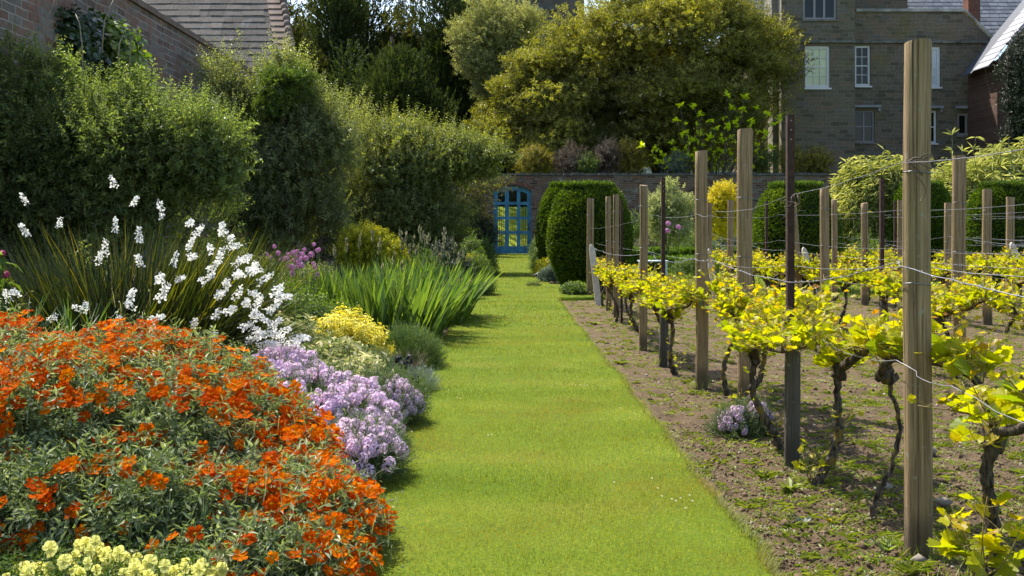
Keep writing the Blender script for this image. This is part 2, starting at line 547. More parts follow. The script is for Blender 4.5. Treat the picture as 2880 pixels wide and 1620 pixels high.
# soil
def soilmat(name, d, l, stone):
    t = NT(name)
    p = t.pos()
    a = t.noise(p, 5, 8, .7); b = t.noise(p, 45, 6, .7); k = t.noise(p, 190, 3)
    c = t.ramp(a, [(.3, d), (.6, l), (.8, tuple(x * 1.25 for x in l))])
    c = t.mix(.5, c, t.ramp(b, [(.3, (.5,.5,.5)), (.7, (1.45,1.42,1.35))]), 'MULTIPLY')
    c = t.mix(t.ramp(k, [(.67, (0,0,0)), (.72, (1,1,1))]), c, stone)
    h = t.math('ADD', b, t.math('MULTIPLY', k, .3))
    t.surf(t.prin(c, .95, .15, t.bump(h, 1.0, .02)).outputs[0])
    return t.m
M_SOIL = soilmat('dry_vineyard_soil', (.082, .055, .031), (.146, .102, .058), (.25, .21, .155))
M_SOILD = soilmat('dark_border_soil', (.045, .03, .02), (.085, .06, .042), (.2, .17, .14))

def lawn_z(X, Y):
    return .035 * (fbm(X * .6, Y * .55, 3, 21) - .5) + .018 * (fbm(X * 3, Y * 2.2, 2, 8) - .5)
def soil_z(X, Y):
    near = np.clip((14 - Y) / 10, .25, 1)
    return -.035 + near * (.07 * (fbm(X * 2, Y * 2, 3, 3) - .5) + .045 * (fbm(X * 9, Y * 9, 3, 9) - .5) + .03 * (fbm(X * 30, Y * 30, 3, 15) - .5))

structure(sheet('ground', np.linspace(-900, 900, 41), np.concatenate([np.linspace(-60, 47, 12), np.linspace(60, 1500, 30)]),
                lambda X, Y: -.25 + 0 * X, M_GRND))
# a sunny bank of grass beyond the wall
structure(sheet('grass_bank', np.linspace(-14, 40, 60), np.linspace(48.7, 75, 40),
                lambda X, Y: np.clip((Y - 49.6) * .62, -.2, 2.25) + .25 * (fbm(X * .5, Y * .5, 3, 4) - .5), M_BANK))
structure(sheet('hill', np.linspace(-700, 500, 40), np.linspace(900, 1500, 20),
                lambda X, Y: 205 * np.sin(np.clip((Y - 900) / 600, 0, 1) * PI) * (.8 + .4 * fbm(X * .004, Y * .004, 3, 2)) - 5,
                simple('hazy_hill', (.10, .13, .11), .95, .1, scale=.01)))  # grey-blue of distance haze put into the hill colour
# border soil, left
ysL = geom_ys(2, 48, .03, .008)
structure(sheet('border_soil', np.linspace(-5.2, -.45, 90), ysL, lambda X, Y: soil_z(X, Y) + .03, M_SOILD))
# vineyard soil, right
xs = np.concatenate([np.arange(.85, 3.2, .018), np.arange(3.2, 6, .05), np.arange(6, 15, .15)])
ysS = geom_ys(3.2, 19.4, .016, .0042)
structure(sheet('vineyard_soil', xs, ysS, soil_z, M_SOIL))
structure(sheet('far_lawn', np.concatenate([np.arange(.9, 14, .3), np.linspace(14, 40, 12)]), geom_ys(18.9, 48, .15, .01),
                lambda X, Y: lawn_z(X, Y) - .045, M_TURF))
structure(sheet('right_border_soil', np.linspace(.9, 2.1, 14), geom_ys(22.8, 47.9, .1, .01), lambda X, Y: soil_z(X, Y) + .02, M_SOILD))
# path
ysP = geom_ys(2, 48, .04, .008)
U = np.linspace(0, 1, 44)
l_, r_ = path_edges(ysP)
X = l_[:, None] + (r_ - l_)[:, None] * U[None]
Y = np.repeat(ysP[:, None], 44, 1)
Z = lawn_z(X, Y) + .022
Xo = np.concatenate([X[:, :1] - .012, X, X[:, -1:] + .012], 1)
Yo = np.concatenate([Y[:, :1], Y, Y[:, -1:]], 1)
Zo = np.concatenate([Z[:, :1] * 0 - .08, Z, Z[:, -1:] * 0 - .08], 1)
V = np.stack([Xo, Yo, Zo], -1).reshape(-1, 3); nx = 46
i = np.arange(nx - 1)[None] + (np.arange(len(ysP) - 1) * nx)[:, None]
g = Geo(); g.raw(V, np.stack([i, i + 1, i + nx + 1, i + nx], -1).reshape(-1), np.full((nx-1)*(len(ysP)-1), 4), .5, 0, True)
structure(g.build('grass_path', M_TURF))

# mown grass blades on the path
M_BLADE = leafmat('grass_blades', [(.085, .122, .018), (.160, .200, .030), (.245, .262, .058), (.42, .42, .20)], .45, (1.5, 1.45, .3), .5, .22,
                  patch=(1.1, (.245, .205, .065), .85), patch2=(.8, (.10, .16, .012), .7))
g = Geo()
for (y0, y1, dens, hh, wd, K) in ((3.0, 5.2, 26000, .017, .0019, 1), (5.2, 8, 13000, .018, .0026, 1), (8, 13, 4500, .020, .004, 1), (13, 22, 900, .026, .009, 1), (22, 47.8, 260, .03, .016, 1)):
    n = int(dens * (y1 - y0) * 1.75)
    Yb = y0 + (y1 - y0) * RG.random(n); l, r = path_edges(Yb)
    k = np.ones(n, bool) if y1 < 17 else RG.random(n) < 1
    Xb = l - .03 + (r - l + .055) * RG.random(n)
    Zb = lawn_z(Xb, Yb) + .018
    thick = fbm(Xb * 4, Yb * 4, 3, 31)
    h = hh * (.5 + 1.0 * RG.random(n)) * (.6 + .8 * thick)
    v = np.clip(RG.random(n) * .58 + .16 * np.sin(Yb * 4.6 + .5 * np.sin(Xb * 3)) + .10 * np.clip(vnoise(Xb * 22, Yb * 16, 5) - .55, 0, 1) * 4 + .55 * (fbm(Xb * 1.3, Yb * 1.0, 3, 77) - .25) + np.where(RG.random(n) > .965, .5, 0), 0, 1)
    blades(g, np.stack([Xb, Yb, Zb], -1), RG.random(n) * 2 * PI, h, RG.random(n) * .9, RG.random(n) * .6, wd * (.7 + .6 * RG.random(n)), v, 0, K)
# longer tufts along the cut edges
n = 16000
Yb = 3.2 + 14 * RG.random(n) ** 1.6; l, r = path_edges(Yb)
sd_ = RG.random(n) < .45
Xb = np.where(sd_, l + .03 - .06 * RG.random(n), r - .02 + .05 * RG.random(n) ** 2)
blades(g, np.stack([Xb, Yb, Zb[:1].repeat(n) * 0 + .0], -1), np.where(sd_, PI, 0) + RG.standard_normal(n) * 1.0, .03 + .035 * RG.random(n), .4 + RG.random(n) * .7, .5, .0032, RG.random(n) * .6, 0, 2)
stuff(g.build('grass', M_BLADE))
# rougher grass on the far lawn
g = Geo(); n = 26000
Yb = 19 + 28 * RG.random(n); Xb = 1.8 + RG.random(n) * (Yb * .5)
blades(g, np.stack([Xb, Yb, Xb * 0 - .04], -1), RG.random(n) * 6.28, .05 + .04 * RG.random(n), RG.random(n) * .6, .3, .03, RG.random(n), 0, 1)
stuff(g.build('meadow_grass', M_BLADE))

# clods and stones on the vineyard soil
ico = [(0,0,1)] + [(math.cos(a)*.89*(1+.12*(k%2)), math.sin(a)*.89, .35*(1 if k%2 else -.6)) for k, a in enumerate(np.arange(8)*PI/4)] + [(0,0,-1)]
T_CLOD = Tmpl(ico, [(0, 1+k, 1+(k+1)%8) for k in range(8)] + [(9, 1+(k+1)%8, 1+k) for k in range(8)])
M_CLOD = simple('soil_clods', (.125, .087, .050), .95, .15, var=.4, scale=25, bump=.6)
M_STONE = simple('pale_stones', (.23, .195, .155), .85, .3, var=.3, scale=40, bump=.3)
g = Geo()
for n, s0, y0, y1 in ((16000, .0045, 3.6, 7), (3500, .009, 3.6, 11), (450, .015, 3.6, 13)):
    Yb = y0 + (y1 - y0) * RG.random(n) ** 1.4; Xb = 1.0 + RG.random(n) * np.minimum(8, Yb * .62)
    z = soil_z(Xb, Yb)
    R_ = frames(rdirs(n), rdirs(n))
    s = s0 * (.5 + RG.random(n))[:, None] * np.array([1.3, 1, .7])
    V = np.einsum('nij,kj->nki', R_, T_CLOD.v * np.array([1.25, 1, .7])) * s[:, :1, None] + np.stack([Xb, Yb, z], -1)[:, None]
    L = (T_CLOD.loops[None] + (np.arange(n) * 10)[:, None]).ravel()
    g.raw(V.reshape(-1, 3), L, np.tile(T_CLOD.sizes, n), .5, np.repeat((RG.random(n) < .07).astype(int), 16), True)
stuff(g.build('gravel', [M_CLOD, M_STONE]), 'soil clods and small pale stones scattered over the vineyard soil')

# ============================================================ masonry
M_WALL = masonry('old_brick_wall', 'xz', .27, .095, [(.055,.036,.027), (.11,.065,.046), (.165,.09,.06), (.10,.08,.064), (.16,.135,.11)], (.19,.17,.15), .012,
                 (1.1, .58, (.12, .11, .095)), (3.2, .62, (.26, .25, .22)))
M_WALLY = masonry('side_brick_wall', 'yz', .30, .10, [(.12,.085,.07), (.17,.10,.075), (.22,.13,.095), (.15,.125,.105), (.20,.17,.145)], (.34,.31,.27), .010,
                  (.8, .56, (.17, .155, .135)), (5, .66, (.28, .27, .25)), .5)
M_COPE = simple('wall_coping_stone', (.07, .07, .06), .95, .2, var=.5, scale=5, bump=.8)
# far wall with the arched gateway
DX0, DX1 = GX(1241, 48), GX(1337, 48)
ZS, ZC = GZ(481, 48), GZ(466, 48)
wt = GZ(441, 48)
root = thing('garden_wall', (0, 48, 0), 'long dark weathered brick garden wall with an arched gateway holding the blue gate', 'wall')
g = Geo()
xsW = list(np.linspace(-5.15, DX0, 14)); 
def wallcol(g, x0, x1, z0a, z0b, z1, y0=48.0, y1=48.42):
    V = [(x0,y0,z0a),(x1,y0,z0b),(x1,y0,z1),(x0,y0,z1),(x0,y1,z0a),(x1,y1,z0b),(x1,y1,z1),(x0,y1,z1)]
    g.faces(V, [(0,1,2,3),(5,4,7,6),(0,4,5,1),(3,2,6,7)])
g.box((-5.15, 48, -.3), (DX0, 48.42, wt)); g.box((DX1, 48, -.3), (42, 48.42, wt))
na = 12
for k in range(na):
    a, b = k / na, (k + 1) / na
    arc = lambda u: ZS + (ZC - ZS) * math.sin(PI * u) ** .8
    wallcol(g, DX0 + (DX1 - DX0) * a, DX0 + (DX1 - DX0) * b, arc(a), arc(b), wt)
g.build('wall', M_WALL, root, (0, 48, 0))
g = Geo(); x = -5.15
while x < 42:
    wd = .35 + .5 * RG.random(); h = .07 + .06 * RG.random(); o = .02 + .04 * RG.random()
    V = np.array([(x+.01,47.98-o,wt+.003),(x+wd-.01,47.98-o,wt+.003),(x+wd-.01,48.44+o,wt+.003),(x+.01,48.44+o,wt+.003),
         (x+.02,48.02-o,wt+h),(x+wd-.02,48.02-o,wt+h*(.7+.6*RG.random())),(x+wd-.02,48.4,wt+h),(x+.02,48.4,wt+h)])
    g.faces(V, [(0,3,2,1),(4,5,6,7),(0,1,5,4),(1,2,6,5),(2,3,7,6),(3,0,4,7)]); x += wd
g.build('coping', M_COPE, root, (0, 48, 0))
# brick arch ring
g = Geo()
for k in range(18):
    a, b = (k + .08) / 18, (k + .92) / 18
    arc = lambda u: ZS + (ZC - ZS) * math.sin(PI * u) ** .8
    xa, xb = DX0 + (DX1 - DX0) * a, DX0 + (DX1 - DX0) * b
    V = [(xa,47.975,arc(a)+.004),(xb,47.975,arc(b)+.004),(xb,47.975,arc(b)+.22),(xa,47.975,arc(a)+.22),(xa,48.0,arc(a)+.004),(xb,48.0,arc(b)+.004),(xb,48.0,arc(b)+.22),(xa,48.0,arc(a)+.22)]
    g.faces(V, [(0,1,2,3),(0,4,5,1),(3,2,6,7),(0,3,7,4),(1,5,6,2)], var=RG.random())
g.build('arch', simple('arch_brick', (.15, .075, .05), .9, .2, var=.4, scale=9, bump=.5), root, (0, 48, 0))

# gate
M_BLUE = simple('blue_gate_paint', (.045, .17, .26), .6, .3, var=.35, scale=5)
M_DARKM = simple('dark_iron', (.02, .02, .022), .5, .5)
gy = 48.12
gr = thing('garden_gate', (GX(1289, 48), gy, 0), 'tall arched blue gate with barred openings closing the far end of the grass path', 'gate')
go = (GX(1289, 48), gy, 0)
def gxz(x, y): return GX(x, gy), GZ(y, gy)
arcz = lambda X: ZS + (ZC - ZS) * math.sin(PI * min(1, max(0, (X - DX0) / (DX1 - DX0)))) ** .8
g = Geo()
for xa, xb in ((DX0 + .005, DX0 + .11), (DX1 - .11, DX1 - .005)):
    V = [(xa,gy-.03,0),(xb,gy-.03,0),(xb,gy-.03,arcz(xb)-.01),(xa,gy-.03,arcz(xa)-.01)]
    V += [(a, gy + .06, c_) for a, b_, c_ in V]
    g = Geo(); g.faces(V, [(0,1,2,3),(5,4,7,6),(0,4,5,1),(1,5,6,2),(2,6,7,3),(3,7,4,0)])
    g.build('gate_post', M_BLUE, gr, go)
# leaf: stiles and rails
xs4 = [(1247, 1252.5), (1270, 1280.5), (1300, 1309), (1326, 1331.5)]
rails = [(480.5, 474), (515, 508), (552, 545), (588.5, 581.5), (639, 619)]
for a, b in xs4:
    g = Geo()
    xa, xb = GX(a, gy), GX(b, gy)
    V = [(xa,gy,.03),(xb,gy,.03),(xb,gy,arcz(xb)-.02),(xa,gy,arcz(xa)-.02)]
    V += [(p[0], gy + .045, p[2]) for p in V]
    g.faces(V, [(0,1,2,3),(5,4,7,6),(0,4,5,1),(1,5,6,2),(2,6,7,3),(3,7,4,0)])
    g.build('stile', M_BLUE, gr, go)
for lo, hi in rails[1:]:
    g = Geo(); g.box((GX(1247.5, gy), gy + .003, max(.035, GZ(lo, gy))), (GX(1331, gy), gy + .042, GZ(hi, gy)))
    g.build('rail', M_BLUE, gr, go)
g = Geo()
n_ = 10
for k in range(n_):
    xa = GX(1247.5, gy) + (GX(1331, gy) - GX(1247.5, gy)) * k / n_; xb = GX(1247.5, gy) + (GX(1331, gy) - GX(1247.5, gy)) * (k + 1) / n_
    V = [(xa,gy+.003,arcz(xa)-.22),(xb,gy+.003,arcz(xb)-.22),(xb,gy+.003,arcz(xb)-.012),(xa,gy+.003,arcz(xa)-.012)]
    V += [(p[0], gy + .042, p[2]) for p in V]
    g.faces(V, [(0,1,2,3),(5,4,7,6),(0,4,5,1),(2,6,7,3)])
g.build('rail', M_BLUE, gr, go)
cols_ = [(1252.5, 1270), (1280.5, 1300), (1309, 1326)]; rows_ = [(508, 480), (545, 515), (581.5, 552), (619, 588.5)]
for ca, cb in cols_:
    for ra, rb in rows_:
        g = Geo()
        for k in (1, 2, 3):
            x = GX(ca + (cb - ca) * k / 4, gy)
            g.tube([(x, gy + .02, GZ(ra, gy) - .02), (x, gy + .02, GZ(rb, gy) + .02)], .013, 6)
        g.build('bars', M_DARKM, gr, go)
for hz in (.55, 2.15):
    g = Geo(); g.box((GX(1247.5, gy), gy - .012, hz), (GX(1262, gy), gy - .002, hz + .05)); g.build('hinge', M_DARKM, gr, go)
g = Geo(); g.tube([(GX(1326, gy), gy-.05, 1.2), (GX(1331, gy), gy-.05, 1.2)], .02, 8); g.box((GX(1327, gy), gy-.03, 1.1), (GX(1330.5, gy), gy-.001, 1.35))
g.build('handle', M_DARKM, gr, go)
# left wall
WX, WH = -5.2, GZ(0, 1) * 0 + 1.25 + .602 * 5.2
lw = thing('brick_wall', (WX, 25, 0), 'tall sunlit brick garden wall running behind the left flower border to the barn', 'wall')
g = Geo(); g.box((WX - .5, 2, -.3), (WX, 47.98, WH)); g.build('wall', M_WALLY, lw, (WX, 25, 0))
g = Geo(); y = 2.0
while y < 47.9:
    d = .28 + .06 * RG.random(); 
    g.box((WX - .55, y + .006, WH + .003), (WX + .035, y + d - .006, WH + .075 + .02 * RG.random())); y += d
g.build('coping', masonry('wall_top_bricks', 'yz', .3, .3, [(.16,.10,.08), (.22,.15,.115)], (.2,.18,.15), .01), lw, (WX, 25, 0))

# ============================================================ barn with stone tile roof
BY = 25.0
ba = thing('barn', (-9, 27, 0), 'barn with a steep grey stone-tiled hipped roof rising above the brick wall', 'barn')
bo = (-9, 27, 0)
e_z, e_y = GZ(262, BY), BY
r_z, r_y = e_z + 4.6, BY + 4.2
xr0, xr1 = GX(760, BY), GX(700, BY + 2.1 * 1)          # right hip at eave; direction
slope_x = -.367
XL = -22
M_TILE = masonry('stone_roof_tiles', 'xz', .42, .5, [(.082,.072,.062), (.108,.095,.082), (.14,.122,.104)], (.03,.03,.03), .006, (.5, .58, (.11,.108,.09)), (1.6, .66, (.155, .148, .14)), .3)
M_HIP = simple('hip_tiles', (.20, .145, .118), .9, .2, var=.35, scale=3, bump=.4)
g = Geo(); nC = 24
for k in range(nC):
    a, b = k / nC, (k + 1) / nC
    z0 = e_z + (r_z - e_z) * a; z1 = e_z + (r_z - e_z) * b; y0 = e_y + (r_y - e_y) * a; y1 = e_y + (r_y - e_y) * b
    th = .026
    ny, nz = -(r_z - e_z), (r_y - e_y); q = math.hypot(ny, nz); ny /= q; nz /= q
    nseg = 60
    xe0 = xr0 + slope_x * (y0 - e_y); xe1 = xr0 + slope_x * (y1 - e_y)
    us = np.linspace(0, 1, nseg + 1)
    for j in range(nseg):
        u0, u1 = us[j], us[j + 1]
        t1 = th * (.75 + .5 * RG.random()); dz = .004 * RG.standard_normal()
        xa, xb = XL + (xe0 - XL) * u0, XL + (xe0 - XL) * u1; xc, xd = XL + (xe1 - XL) * u1, XL + (xe1 - XL) * u0
        V = [(xa, y0 + ny*t1, z0 + nz*t1 + dz), (xb, y0 + ny*t1, z0 + nz*t1 + dz), (xc, y1 + ny*.012, z1 + nz*.012), (xd, y1 + ny*.012, z1 + nz*.012), (xa, y0 + .02, z0 - .02), (xb, y0 + .02, z0 - .02)]
        g.faces(V, [(0,1,2,3), (4,5,1,0)])
# right hip slope
hipd = 3.0
for k in range(nC):
    a, b = k / nC, (k + 1) / nC
    y0 = e_y + (r_y - e_y) * a; y1 = e_y + (r_y - e_y) * b
    z0 = e_z + (r_z - e_z) * a; z1 = e_z + (r_z - e_z) * b
    xe0 = xr0 + slope_x * (y0 - e_y); xe1 = xr0 + slope_x * (y1 - e_y)
    yb0 = 2 * r_y - y0; yb1 = 2 * r_y - y1
    g.faces([(xe0+.03, y0, z0), ((xe0+.03)*yb0/y0-.15, yb0, z0), (xe1*yb1/y1-.15*(1-b), yb1, z1), (xe1, y1, z1)], [(0,1,2,3)])
g.faces([(XL, 2*r_y-e_y, e_z), (xr0*(2*r_y-e_y)/e_y-.15, 2*r_y-e_y, e_z), (xr0 + slope_x*(r_y-e_y), r_y, r_z), (XL, r_y, r_z)], [(0,1,2,3)])
g.build('roof', M_TILE, ba, bo)
g = Geo(); 
for k in range(26):
    a, b = k / 26, (k + .93) / 26
    pa = np.array([xr0 + slope_x*(r_y-e_y)*a, e_y + (r_y-e_y)*a - .05, e_z + (r_z-e_z)*a + .06]); pb = np.array([xr0 + slope_x*(r_y-e_y)*b, e_y + (r_y-e_y)*b - .05, e_z + (r_z-e_z)*b + .03])
    g.tube([pa, pb], [.10, .085], 8, RG.random())
    # paler stained tiles beside the hip
    if k > 0:
        g.faces([pa + (-.42, -.03, .0), pa + (-.02, -.03, .0), pb + (-.02, -.03, 0), pb + (-.42, -.03, 0), pa + (-.42, .0, -.04), pa + (-.02, .0, -.04)], [(0,1,2,3), (4,5,1,0)], RG.random())
g.build('hip_tiles', M_HIP, ba, bo)
g = Geo(); g.box((XL, BY + .25, -.3), (xr0 - .15, BY + 1.2, e_z - .02)); g.box((XL, BY + 1.2, -.3), (xr0 - 1.4, 2*r_y-e_y - .25, e_z - .02)); g.build('wall', M_WALLY if False else masonry('barn_wall', 'xz', .3, .1, [(.16,.12,.10), (.22,.16,.13), (.25,.21,.18)], (.3,.28,.25), .01), ba, bo)
g = Geo(); g.box((XL, BY + .0, e_z - .1), (xr0 - .02, BY + .12, e_z - .01)); g.build('gutter', simple('gutter_lead', (.12,.13,.15), .5), ba, bo)

# ============================================================ manor house
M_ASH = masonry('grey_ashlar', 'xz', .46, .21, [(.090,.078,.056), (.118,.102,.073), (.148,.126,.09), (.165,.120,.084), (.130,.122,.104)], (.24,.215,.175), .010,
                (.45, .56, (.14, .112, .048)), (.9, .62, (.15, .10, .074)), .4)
M_ASH_SUN = masonry('grey_ashlar_sunlit', 'yz', .62, .30, [(.20,.18,.14), (.26,.24,.19), (.30,.27,.21)], (.3,.28,.25), .012)  # paler copy of the ashlar, sunlight on the side put into its colour
M_TRIM = simple('dressed_stone', (.17, .155, .14), .9, .2, var=.25, scale=3, bump=.3)
M_LEDGE = simple('mossy_ledge', (.13, .13, .115), .95, .2, var=.6, scale=2, bump=.5)
M_SLATE = masonry('roof_slates', 'xz', .4, .28, [(.13,.145,.165), (.18,.195,.215), (.23,.245,.265)], (.05,.055,.065), .02, (.6, .6, (.22,.23,.23)))
M_WHITE = simple('white_window_paint', (.62, .61, .60), .5, .4, var=.08)
M_GREYF = simple('grey_window_paint', (.26, .24, .235), .6, .3, var=.1)
M_GLASS = NT('dark_glass'); p = M_GLASS.prin((.008, .010, .010), .12, .3); M_GLASS.surf(p.outputs[0]); M_GLASS = M_GLASS.m
M_BLIND = simple('cream_blind_behind_glass', (.55, .57, .36), .35, .5, var=.12, scale=1.2)
M_PBLIND = simple('pale_blind_behind_glass', (.5, .53, .54), .35, .5, var=.12, scale=1.2)
M_DSTRIP = simple('dark_blue_strip', (.05, .06, .08), .6, .4)
M_CHBR = masonry('chimney_brick', 'xz', .23, .08, [(.15,.06,.04), (.22,.09,.06)], (.2,.17,.15), .01)
HY1, HY2 = 56.0, 57.6
house = thing('manor_house', (20, 57, 0), 'large grey stone manor house with sash windows in shade behind the garden wall', 'house')
ho = (20, 57, 0)
def hbox(g, x0, y0, x1, y1, Y, d0, d1, var=.5):
    """box whose front face covers the given outline at depth Y"""
    g.box((GX(x0, Y), Y + d0, GZ(y1, Y)), (GX(x1, Y), Y + d1, GZ(y0, Y)), var)
g = Geo()
def wall_with_holes(g, x0, x1, z0, z1, Y, th, holes):
    """front wall sheet with real window recesses; holes: (xa,xb,za,zb)"""
    xs_ = sorted({x0, x1, *[h[0] for h in holes], *[h[1] for h in holes]})
    zs_ = sorted({z0, z1, *[h[2] for h in holes], *[h[3] for h in holes]})
    for i in range(len(xs_) - 1):
        for j in range(len(zs_) - 1):
            cx, cz = (xs_[i] + xs_[i+1]) / 2, (zs_[j] + zs_[j+1]) / 2
            if any(h[0] < cx < h[1] and h[2] < cz < h[3] for h in holes): continue
            g.faces([(xs_[i],Y,zs_[j]),(xs_[i+1],Y,zs_[j]),(xs_[i+1],Y,zs_[j+1]),(xs_[i],Y,zs_[j+1])], [(0,1,2,3)])
    for xa, xb, za, zb in holes:
        g.faces([(xa,Y,za),(xb,Y,za),(xb,Y,zb),(xa,Y,zb),(xa,Y+th,za),(xb,Y+th,za),(xb,Y+th,zb),(xa,Y+th,zb)],
                [(0,4,5,1),(1,5,6,2),(2,6,7,3),(3,7,4,0)])
    g.faces([(x0,Y,z0),(x0,Y+th,z0),(x0,Y+th,z1),(x0,Y,z1)], [(0,3,2,1)])
def hole(x0, y0, x1, y1, Y): return (GX(x0, Y), GX(x1, Y), GZ(y1, Y), GZ(y0, Y))
def window(root, x0, y0, x1, y1, Y, nx, ny, fmat, pmat, ox, fw=.10, mw=.028, thick=(), kind='window', sill=True, label=None):
    """frame, glazing bars and panes inside a recess"""
    xa, xb, za, zb = hole(x0, y0, x1, y1, Y); yf = Y + .10
    g = Geo()
    g.box((xa, yf, za), (xa + fw, yf + .08, zb)); g.box((xb - fw, yf, za), (xb, yf + .08, zb))
    g.box((xa + fw, yf + .002, zb - fw), (xb - fw, yf + .078, zb)); g.box((xa + fw, yf + .002, za), (xb - fw, yf + .078, za + fw))
    W, H = xb - xa - 2 * fw, zb - za - 2 * fw
    for i in range(1, nx):
        x = xa + fw + W * i / nx; m = fw * .9 if 'v' in thick else mw
        g.box((x - m/2, yf + .012, za + fw), (x + m/2, yf + .05, zb - fw))
    for j in range(1, ny):
        z = za + fw + H * j / ny; m = .06 if (j * 2 == ny or 'h' in thick) else mw
        g.box((xa + fw, yf + .015, z - m/2), (xb - fw, yf + .047, z + m/2))
    fr = g.build(kind, fmat, root, ox)
    if label: fr['label'] = label
    g = Geo(); g.box((xa + fw * .9, yf + .052, za + fw * .9), (xb - fw * .9, yf + .07, zb - fw * .9)); g.build('pane', pmat, fr, (0, 0, 0)) if False else g.build('pane', pmat, fr, ox)
    if sill:
        g = Geo(); g.box((xa - .06, Y - .09, za - .09), (xb + .06, Y + .099, za - .003)); g.build('sill', M_TRIM if fmat is M_GREYF else M_WHITE, fr, ox)
# tower
tw = [hole(2020, -46, 2105, 49, HY1), hole(2025, 115, 2088, 221, HY1)]
wall_with_holes(g, GX(1968, HY1), GX(2151, HY1), -.2, 17.5, HY1, .18, tw)
g.box((GX(1968, HY1) + .01, HY1 + .18, -.2), (GX(2151, HY1) - .01, 63, 17.5))
g.build('tower_wall', M_ASH, house, ho)
g = Geo(); g.faces([(GX(1968, HY1), HY1 + .02, -.2), (GX(1968, HY1), 63, -.2), (GX(1968, HY1), 63, 17.5), (GX(1968, HY1), HY1 + .02, 17.5)], [(0,3,2,1)])
g.build('tower_side_wall', M_ASH_SUN, house, ho)
# wing, with the sloping parapet at its right end
wh = [hole(2150, 114, 2190, 216, HY2), hole(2330, 117, 2366, 219, HY2), hole(2148, 278, 2200, 358, HY2), hole(2325, 278, 2356, 360, HY2), hole(2408, 284, 2458, 341, HY2)]
g = Geo()
xw1 = GX(2500, HY2)
zpar = GZ(104, HY2)
wall_with_holes(g, GX(2140, HY2), xw1, -.2, zpar, HY2, .18, wh)
zt = GZ(30, HY2); xs1 = GX(2424, HY2)
g.faces([(GX(2140, HY2), HY2, zpar), (xw1, HY2, zpar), (xs1, HY2, zt), (GX(2140, HY2), HY2, zt)], [(0,1,2,3)])
g.faces([(xw1, HY2, -.2), (xw1, 64, -.2), (xw1, 64, zpar), (xw1, HY2, zpar)], [(0,1,2,3)])
g.build('wing_wall', M_ASH, house, ho)
g = Geo(); g.box((GX(2150, HY2), 60, zt - .5), (GX(2283, 60), 62, 17)); g.build('upper_wall', M_ASH, house, ho)
g = Geo()
g.box((GX(2152, HY2), HY2 - .12, zt + .003), (xs1 + .05, HY2 + .3, zt + .16))
g.faces([(xs1+.05, HY2-.12, zt+.16), (xw1+.1, HY2-.12, zpar+.12), (xw1+.1, HY2+.3, zpar+.12), (xs1+.05, HY2+.3, zt+.16), (xs1+.05, HY2-.12, zt+.003), (xw1+.05, HY2-.12, zpar-.02)], [(0,1,2,3), (4,5,1,0)])
g.build('parapet', simple('pale_parapet', (.30,.29,.27), .9, .2, var=.5, scale=1.5), house, ho)
g = Geo()
for (xa, xb, Y, z) in ((1955, 2151.5, HY1, 105), (2152, 2500, HY2, 106)):
    x = GX(xa, Y)
    while x < GX(xb, Y):
        d = min(.6 + .7 * RG.random(), GX(xb, Y) - x); h = .05 * RG.random()
        g.box((x, Y - .14, GZ(z + 3, Y)), (x + d - .008, Y - .002, GZ(z - 1.5, Y) + h)); x += d
    g.build('string_course', M_LEDGE, house, ho); g = Geo()
window(house, 2020, -46, 2105, 49, HY1, 3, 1, M_GREYF, M_GLASS, ho, .12, thick=('v',), label='tall three-light mullioned window')
window(house, 2025, 115, 2088, 221, HY1, 3, 4, M_WHITE, M_BLIND, ho, .15, .025, label='white sash window with a cream blind drawn')
window(house, 2150, 114, 2190, 216, HY2, 2, 4, M_WHITE, M_GLASS, ho, .12, label='narrow white sash window with dark panes')
window(house, 2330, 117, 2366, 219, HY2, 2, 4, M_WHITE, M_PBLIND, ho, .15)
window(house, 2148, 278, 2200, 358, HY2, 2, 2, M_GREYF, M_GLASS, ho, .08, .08)
window(house, 2325, 278, 2356, 360, HY2, 2, 2, M_WHITE, M_GLASS, ho, .10, .05)
window(house, 2408, 284, 2458, 341, HY2, 2, 1, M_GREYF, M_GLASS, ho, .14, thick=('v',))
for xa, xb, ya, yb in ((2146, 2214, 265, 271), (2318, 2370, 267, 273), (2402, 2475, 267, 274)):
    g = Geo(); hbox(g, xa, ya, xb, yb, HY2, -.22, -.002); g.box((GX(xb, HY2) - .14, HY2 - .12, GZ(yb + 9, HY2)), (GX(xb, HY2), HY2 - .002, GZ(yb, HY2) - .003))
    g.build('hood_mould', simple('hood_stone', (.25, .25, .26), .8, .3, var=.2, scale=3), house, ho)
# slate roof behind the parapet and chimney
g = Geo()
Yr = 61.0
nr = 26
for k in range(nr):
    z0 = 11.6 + k * .27; y0 = Yr + k * .24
    g.faces([(GX(2150, 60), y0 - .04, z0 - .02), (34, y0 - .04, z0 - .02), (34, y0 + .24, z0 + .27), (GX(2150, 60), y0 + .24, z0 + .27), (GX(2150, 60), y0, z0 - .05), (34, y0, z0 - .05)], [(0,1,2,3), (4,5,1,0)])
g.build('roof', M_SLATE, house, ho)
g = Geo(); hbox(g, 2436, -120, 2466, 55, 59.5, 0, .7); hbox(g, 2433, -30, 2469, -12, 59.5, -.06, .76); g.build('chimney', M_CHBR, house, ho)
